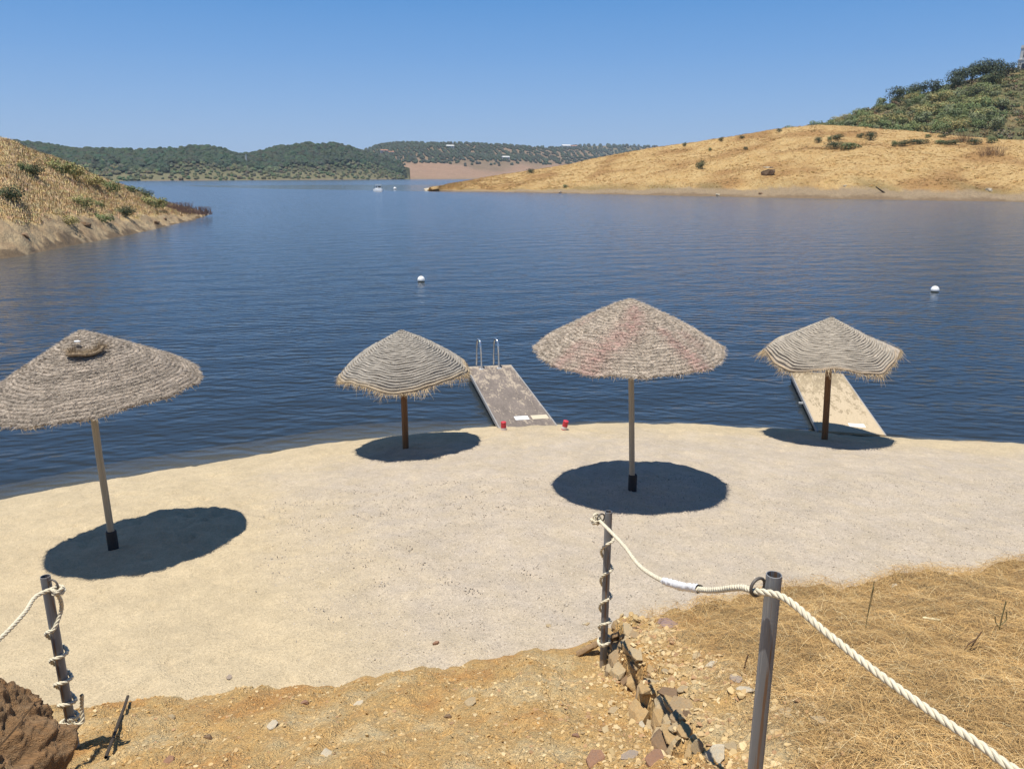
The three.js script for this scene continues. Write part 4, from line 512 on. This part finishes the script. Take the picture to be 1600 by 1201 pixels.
parasol({ px: 177, py: 858, ax: 125, ay: 516, R: 1.03, drop: .62, prof: (t) => .93 * t + .07 * t * t * t, turns: 30, cover: .58, thick: .013, slack: .16, lift: .004, tilt: .085, tiltDir: 2.2, seed: 3, poleR: .034, sleeve: true, wood: paleWood, fuzz: 20000, fringe: 600, shag: .3, long: .95, fringeLong: .5, tone: greyStraw(.95), warp: (p, t) => -.05 * t * t * Math.cos(3 * p + 1) * .5, label: 'frayed grey straw parasol at the left edge with a torn top',
  extra: (g, surf, canopy) => { // torn, ruffled hole beside the top
    const c = surf(1.0, .24), lip = []; for (let k = 0; k < 3; k++) { const pts = []; for (let i = 0; i <= 10; i++) { const a = .1 + .2 * k + i / 10 * (2.6 - .3 * k), p = surf(1.0 + (.46 + .07 * k) * Math.cos(a), .25 + (.085 + .02 * k) * Math.sin(a)); pts.push(p.add(V(0, .032 * Math.sin(Math.max(0, a)) + .010 * Math.sin(a * 5 + k) + .012 * k, .012 * k))); } lip.push(new THREE.TubeGeometry(new THREE.CatmullRomCurve3(pts), 40, .017, 6)); }
    { const r = rng(9); for (let k = 0; k < 420; k++) { const a = .1 + 2.8 * r(), p = surf(1.0 + .5 * Math.cos(a), .25 + .1 * Math.sin(a)).add(V(0, .03 * Math.sin(a) + .012, .01)), q = strandGeo.clone(); q.scale(.06, .05 + .07 * r(), .06); q.rotateX((r() - .5) * 3); q.rotateZ((r() - .5) * 3); q.translate(p.x, p.y, p.z); q.setAttribute('uv', new THREE.Float32BufferAttribute(new Float32Array(q.attributes.position.count * 2), 2)); lip.push(q); } }
    const geo = merged(lip), col = new Float32Array(geo.attributes.position.count * 3); for (let i = 0; i < col.length; i += 3) col.set([.37, .28, .18], i); geo.setAttribute('color', new THREE.BufferAttribute(col, 3)); mesh('torn_edge', geo, cordMat, canopy);
    mesh('white_scrap', new THREE.SphereGeometry(.022, 10, 6).scale(1.5, .5, .9).translate(c.x - .07, c.y + .075, c.z + .01), paper, canopy); } });
parasol({ px: 634, py: 700, ax: 627, ay: 516, R: .985, drop: .64, prof: (t) => .80 * t + .20 * t * t * t, turns: 29, cover: .515, thick: .0145, slack: .16, lift: .006, tilt: .06, tiltDir: 2.0, seed: 5, poleR: .047, wood: brownWood, fuzz: 1100, fringe: 1500, shag: .5, long: .8, fringeLong: 1.25, tone: (phi, t, n) => { const k = .9 + .22 * n, e = sstep(.9, 1, t); return [lerp(.45, .52, e) * k, lerp(.41, .41, e) * k, lerp(.35, .27, e) * k]; }, warp: (p, t) => -.045 * t * t * Math.cos(4 * p + .6), label: 'small coiled straw parasol on a brown pole left of the brown landing stage' });
const pink = (phi, t) => { const a = ((phi * 180 / Math.PI) % 360 + 360) % 360, s = (x, w) => Math.exp(-Math.pow((a - x) / w, 2)); return clamp(s(lerp(84, 122, sstep(.1, .9, t)), lerp(26, 8, t)) * sstep(.04, .16, t) + s(lerp(62, 52, t), 7) * sstep(.4, .5, t) + .6 * s(33, 9) * sstep(.5, .6, t) * sstep(.85, .75, t) + .8 * s(142, 6) * sstep(.62, .7, t) + .4 * s(178, 9) * sstep(.3, .4, t) * sstep(.6, .5, t)) * .55; };
parasol({ px: 988, py: 767, ax: 985, ay: 467, R: 1.085, drop: .60, prof: (t) => .88 * t + .12 * t * t * t, turns: 30, cover: .58, thick: .013, slack: .16, lift: .004, tilt: .055, tiltDir: 1.75, seed: 7, poleR: .033, sleeve: true, wood: paleWood, fuzz: 20000, fringe: 800, shag: .55, long: 1.1, fringeLong: .45, tone: (phi, t, n) => { const k = .93 + .22 * n, p = pink(phi, t) * clamp(.6 + .6 * n); return [lerp(.55 * k, .54, p), lerp(.465 * k, .24, p), lerp(.37 * k, .225, p)]; }, label: 'bristly pale straw parasol with faded pink stripes in the middle of the beach' });
parasol({ px: 1289, py: 686, ax: 1300, ay: 496, R: .985, drop: .60, prof: (t) => .92 * t + .08 * t * t * t, turns: 30, cover: .52, thick: .014, slack: .18, lift: .006, tilt: .045, tiltDir: 1.9, seed: 9, poleR: .047, wood: brownWood, fuzz: 900, fringe: 1300, shag: .4, long: .8, fringeLong: 1.3, tone: (phi, t, n) => { const k = .92 + .2 * n, e = sstep(.93, 1, t); return [lerp(.51, .53, e) * k, lerp(.45, .40, e) * k, lerp(.365, .26, e) * k]; }, flare: (p) => .10 * Math.exp(-Math.pow(p > 4 ? p - 6.283 : p, 2) * 8), warp: (p, t) => { const a = p % 6.283, w = a > 4 ? a - 6.283 : a; return t * t * (.15 * Math.exp(-w * w * 5) - .055 * Math.cos(5 * p + .4) + .05 * Math.exp(-Math.pow(a - 3.14, 2) * 5)) - (t > .9 ? .10 * (t - .9) * 10 * Math.exp(-Math.pow(a - 2.8, 2) * 6) : 0); }, label: 'coiled straw parasol with ragged upturned edge in front of the pale landing stage' });

// ---------------------------------------------------------------- rope barrier
const scuff = layered([[5, 1], [13, 1], [41, .8], [120, .6]], 977), steelTex = tex(256, (u, v) => { const a = scuff(u, v), rust = sstep(.60, .70, a), worn = sstep(.42, .34, a), g = .235 * (.9 + .25 * (scuff(u * 2, v * 2) - .5)); return [lerp(lerp(g, .20, rust), .275, worn), lerp(lerp(g * 1.02, .125, rust), .275, worn), lerp(lerp(g * 1.04, .075, rust), .27, worn)]; });
const steel = new THREE.MeshStandardMaterial({ map: steelTex, roughness: .6, metalness: .1 }), rustRing = new THREE.MeshStandardMaterial({ color: C(.13, .115, .10), roughness: .6, metalness: .4 }), dustMat = new THREE.MeshStandardMaterial({ color: C(.40, .33, .25), map: scaled(dirtMap, 2), roughness: 1 });
const ropeMat = new THREE.MeshStandardMaterial({ color: C(.76, .69, .52), map: scaled(strawMap, 6, 1), roughness: .9 }), tapeMat = new THREE.MeshStandardMaterial({ color: C(.80, .79, .78), roughness: .5 });
function ropeGeo(pts, R = .0115, lay = .075) { // three strands laid round each other along a curve
  const c = new THREE.CatmullRomCurve3(pts, false, 'centripetal'), L = c.getLength(), n = Math.max(24, Math.round(L / lay * 9)), P = c.getSpacedPoints(n), T = P.map((p, i) => P[Math.min(n, i + 1)].clone().sub(P[Math.max(0, i - 1)]).normalize()); let N = Math.abs(T[0].y) > .9 ? V(1, 0, 0) : V(0, 1, 0); const list = [];
  const NN = T.map((t) => { N = N.clone().addScaledVector(t, -N.dot(t)).normalize(); return N.clone(); });
  for (let s = 0; s < 3; s++) { const q = P.map((p, i) => { const a = s * 2.0944 + L * i / n / lay * 6.28318, B = T[i].clone().cross(NN[i]); return p.clone().addScaledVector(NN[i], Math.cos(a) * R * .5).addScaledVector(B, Math.sin(a) * R * .5); }); const g = new THREE.TubeGeometry(new THREE.CatmullRomCurve3(q), n * 1, R * .56, 6); list.push(g); }
  return merged(list);
}
function post(tp, label, ringSide, rPost = .025, rope) {
  const y0 = groundH(tp.x, -tp.z), H = tp.y - y0, g = base('rope_post', label, 'post', 'steel posts of the rope barrier'); g.position.set(tp.x, y0, tp.z);
  mesh('tube', new THREE.LatheGeometry([[rPost - .004, -.12], [rPost - .004, H - .001], [rPost - .002, H], [rPost - .0005, H - .0005], [rPost, H - .002], [rPost, -.12]].map((p) => new THREE.Vector2(...p)), 28), steel, g);
  mesh('dusty_foot', new THREE.LatheGeometry([[rPost + .0006, .0], [rPost + .0006, .05], [rPost + .0002, .065]].map((p) => new THREE.Vector2(...p)), 28), dustMat, g);
  const ring = new THREE.TorusGeometry(.030, .0052, 8, 28); ring.rotateY(ringSide[2] ?? .5); ring.translate(ringSide[0] * (rPost + .028), H - .042, ringSide[1] * (rPost + .028)); mesh('ring', ring, rustRing, g);
  return { g, y0, H, ring: V(tp.x + ringSide[0] * (rPost + .040), tp.y - .055, tp.z + ringSide[1] * (rPost + .040)) };
}
const topR = atDepth(1210, 897, 2.22), topM = atDepth(951, 799, 4.72), topL = atDepth(70, 900, 3.69);
const postR = post(topR, 'grey steel post nearest the camera beside the straw bank', [-.95, .1, .5]), postM = post(topM, 'grey steel post wound with rope at the corner of the straw bank', [-.95, .2, .6]), postL = post(topL, 'grey steel post wound with rope beside the dark earth mound', [.9, .35, -.3]);
const outR = post(V(1.95, 3.36, -.72), 'next grey steel post behind the right edge of the view', [-.9, 0, .4]), outL = post(V(-4.25, 2.75, -2.35), 'next grey steel post on the earth mound beyond the left edge', [.9, .2, .4]);
function alongPixels(list, A, B) { // points of a hanging rope in the upright plane through A and B
  return list.map(([px, py]) => { let lo = -.1, hi = 1.1; const f = (t) => { const x = lerp(A.x, B.x, t), z = lerp(A.z, B.z, t), p = atDepth(px, py, -z); return p.x - x; }; const s = Math.sign(f(lo)); for (let k = 0; k < 40; k++) { const m = (lo + hi) / 2; if (Math.sign(f(m)) === s) lo = m; else hi = m; } const t = (lo + hi) / 2; return atDepth(px, py, -lerp(A.z, B.z, t)); }); }
const mid = alongPixels([[975, 852], [1000, 884], [1040, 909], [1066, 916], [1110, 922], [1160, 918]], postM.ring, postR.ring);
const right = []; for (const [px, py] of [[1222, 932], [1290, 987], [1370, 1050], [1450, 1108], [1530, 1162], [1610, 1214]]) { const t = (px - 1198) / (1610 - 1198), d = 1 / lerp(1 / 2.20, 1 / 1.45, t); right.push(atDepth(px, py, d)); }
top('barrier_rope', ropeGeo([postM.ring.clone().add(V(-.015, .012, -.02)), postM.ring, ...mid, postR.ring, ...right, outR.ring]), ropeMat, 'cream twisted rope sagging from post to post along the straw bank', 'rope');
{ const q = mid.slice(2, 5), cv = new THREE.CatmullRomCurve3([mid[2].clone().lerp(mid[1], .05), mid[3], mid[3].clone().lerp(mid[4], .62)]), tg = new THREE.TubeGeometry(cv, 40, .0165, 12), p = tg.attributes.position; for (let i = 0; i < p.count; i++) { const k = .0045 * n3(p.getX(i) * 60, p.getY(i) * 60, p.getZ(i) * 60) + .002 * n3(p.getX(i) * 160, p.getY(i) * 160, p.getZ(i) * 160); p.setXYZ(i, p.getX(i) + k, p.getY(i) + k, p.getZ(i) + k * .5); } tg.computeVertexNormals(); top('tape_wrap', tg, tapeMat, 'white tape wound round the sagging rope between two posts', 'tape'); }
function winding(pst, tops, R0, dir, extra0, extra1, n0) { // rope wound down a post: list of heights (fraction of the post) at which it crosses the front
  const pts = [...extra0], k = tops.length, c = V(pst.g.position.x, 0, pst.g.position.z), turns = k; const h = curve1(tops.map((f, i) => [i, f])); for (let i = 0; i <= (k - 1) * 12; i++) { const t = i / 12, a = n0 + dir * t * 6.28318, loose = R0 + .006 * Math.abs(n2(t * 2, n0)); pts.push(V(c.x + Math.cos(a) * loose, pst.y0 + pst.H * h(t) + .03 * Math.cos(a - Math.PI / 2 - .4), c.z + Math.sin(a) * loose)); } return [...pts, ...extra1]; }
{ const kn = (c, R, r, nx, seed) => { const l = []; for (let i = 0; i <= 26; i++) { const a = i / 26 * 12.566; l.push(V(c.x + Math.cos(a) * R * (1 + .25 * Math.sin(a * 1.5)), c.y + Math.sin(a * 1.5 + seed) * R * .55, c.z + Math.sin(a) * R)); } return l; };
  const cM = postM.g.position, top0 = [postM.ring.clone().add(V(-.03, .0, .0)), postM.ring.clone().add(V(-.035, .028, -.01)), postM.ring.clone().add(V(-.01, .03, -.03)), postM.ring.clone().add(V(.02, -.02, -.05)), V(cM.x + .02, cM.y + postM.H * .88, cM.z - .037)];
  const foot0 = []; for (let i = 0; i <= 20; i++) { const a = -1.2 + i / 20 * 11; foot0.push(V(cM.x + Math.cos(a) * .040, cM.y + postM.H * .17 + .006 * Math.sin(a * 2) - .0006 * i, cM.z + Math.sin(a) * .040)); }
  top('wound_rope', ropeGeo(winding(postM, [.84, .655, .475, .31, .205], .037, 1, top0, foot0, 0), .010), ropeMat, 'cream rope wound down the post at the bank corner', 'rope');
  top('rope_knot', ropeGeo(kn(postM.ring.clone().add(V(-.022, -.012, -.01)), .024, .01, 0, .5), .010), ropeMat, 'rope knot on the ring of the post at the bank corner', 'knot');
  const cL = postL.g.position, topL0 = [postL.ring.clone().add(V(.01, -.01, .02)), postL.ring.clone().add(V(.015, -.07, .0)), V(cL.x + .045, cL.y + postL.H * .80, cL.z - .01)];
  const footL = []; for (let i = 0; i <= 18; i++) { const a = .6 + i / 18 * 9.2; footL.push(V(cL.x + Math.cos(a) * .045, cL.y + postL.H * .165 + .012 * Math.sin(a) - .0008 * i, cL.z + Math.sin(a) * .045)); } footL.push(V(cL.x + .02, cL.y + postL.H * .17, cL.z + .05), V(cL.x + .075, cL.y + postL.H * .17, cL.z + .02), V(cL.x + .075, cL.y + postL.H * .24, cL.z), V(cL.x + .095, cL.y + postL.H * .33, cL.z + .01));
  top('wound_rope', ropeGeo(winding(postL, [.70, .545, .40, .27, .18], .039, 1, topL0, footL, 1.2), .011), ropeMat, 'cream rope wound down the post by the mound with a loose end', 'rope');
  top('rope_knot', ropeGeo(kn(postL.ring.clone().add(V(.018, -.01, .01)), .024, .01, 0, 1.1), .010), ropeMat, 'rope knot on the ring of the post by the mound', 'knot');
  const lf = [[58, 930, 3.60], [38, 957, 3.45], [0, 997, 3.25], [-50, 1035, 3.05]].map((a) => atDepth(...a)); top('barrier_rope', ropeGeo([postL.ring.clone().add(V(.01, .004, -.01)), postL.ring, ...lf, outL.ring]), ropeMat, 'cream rope leaving the left edge from the post by the mound', 'rope');
}
scene.fog = new THREE.FogExp2(new THREE.Color(.72, .84, 1.0), .00009);   // thin summer haze over the far hills
renderer.render(scene, camera);
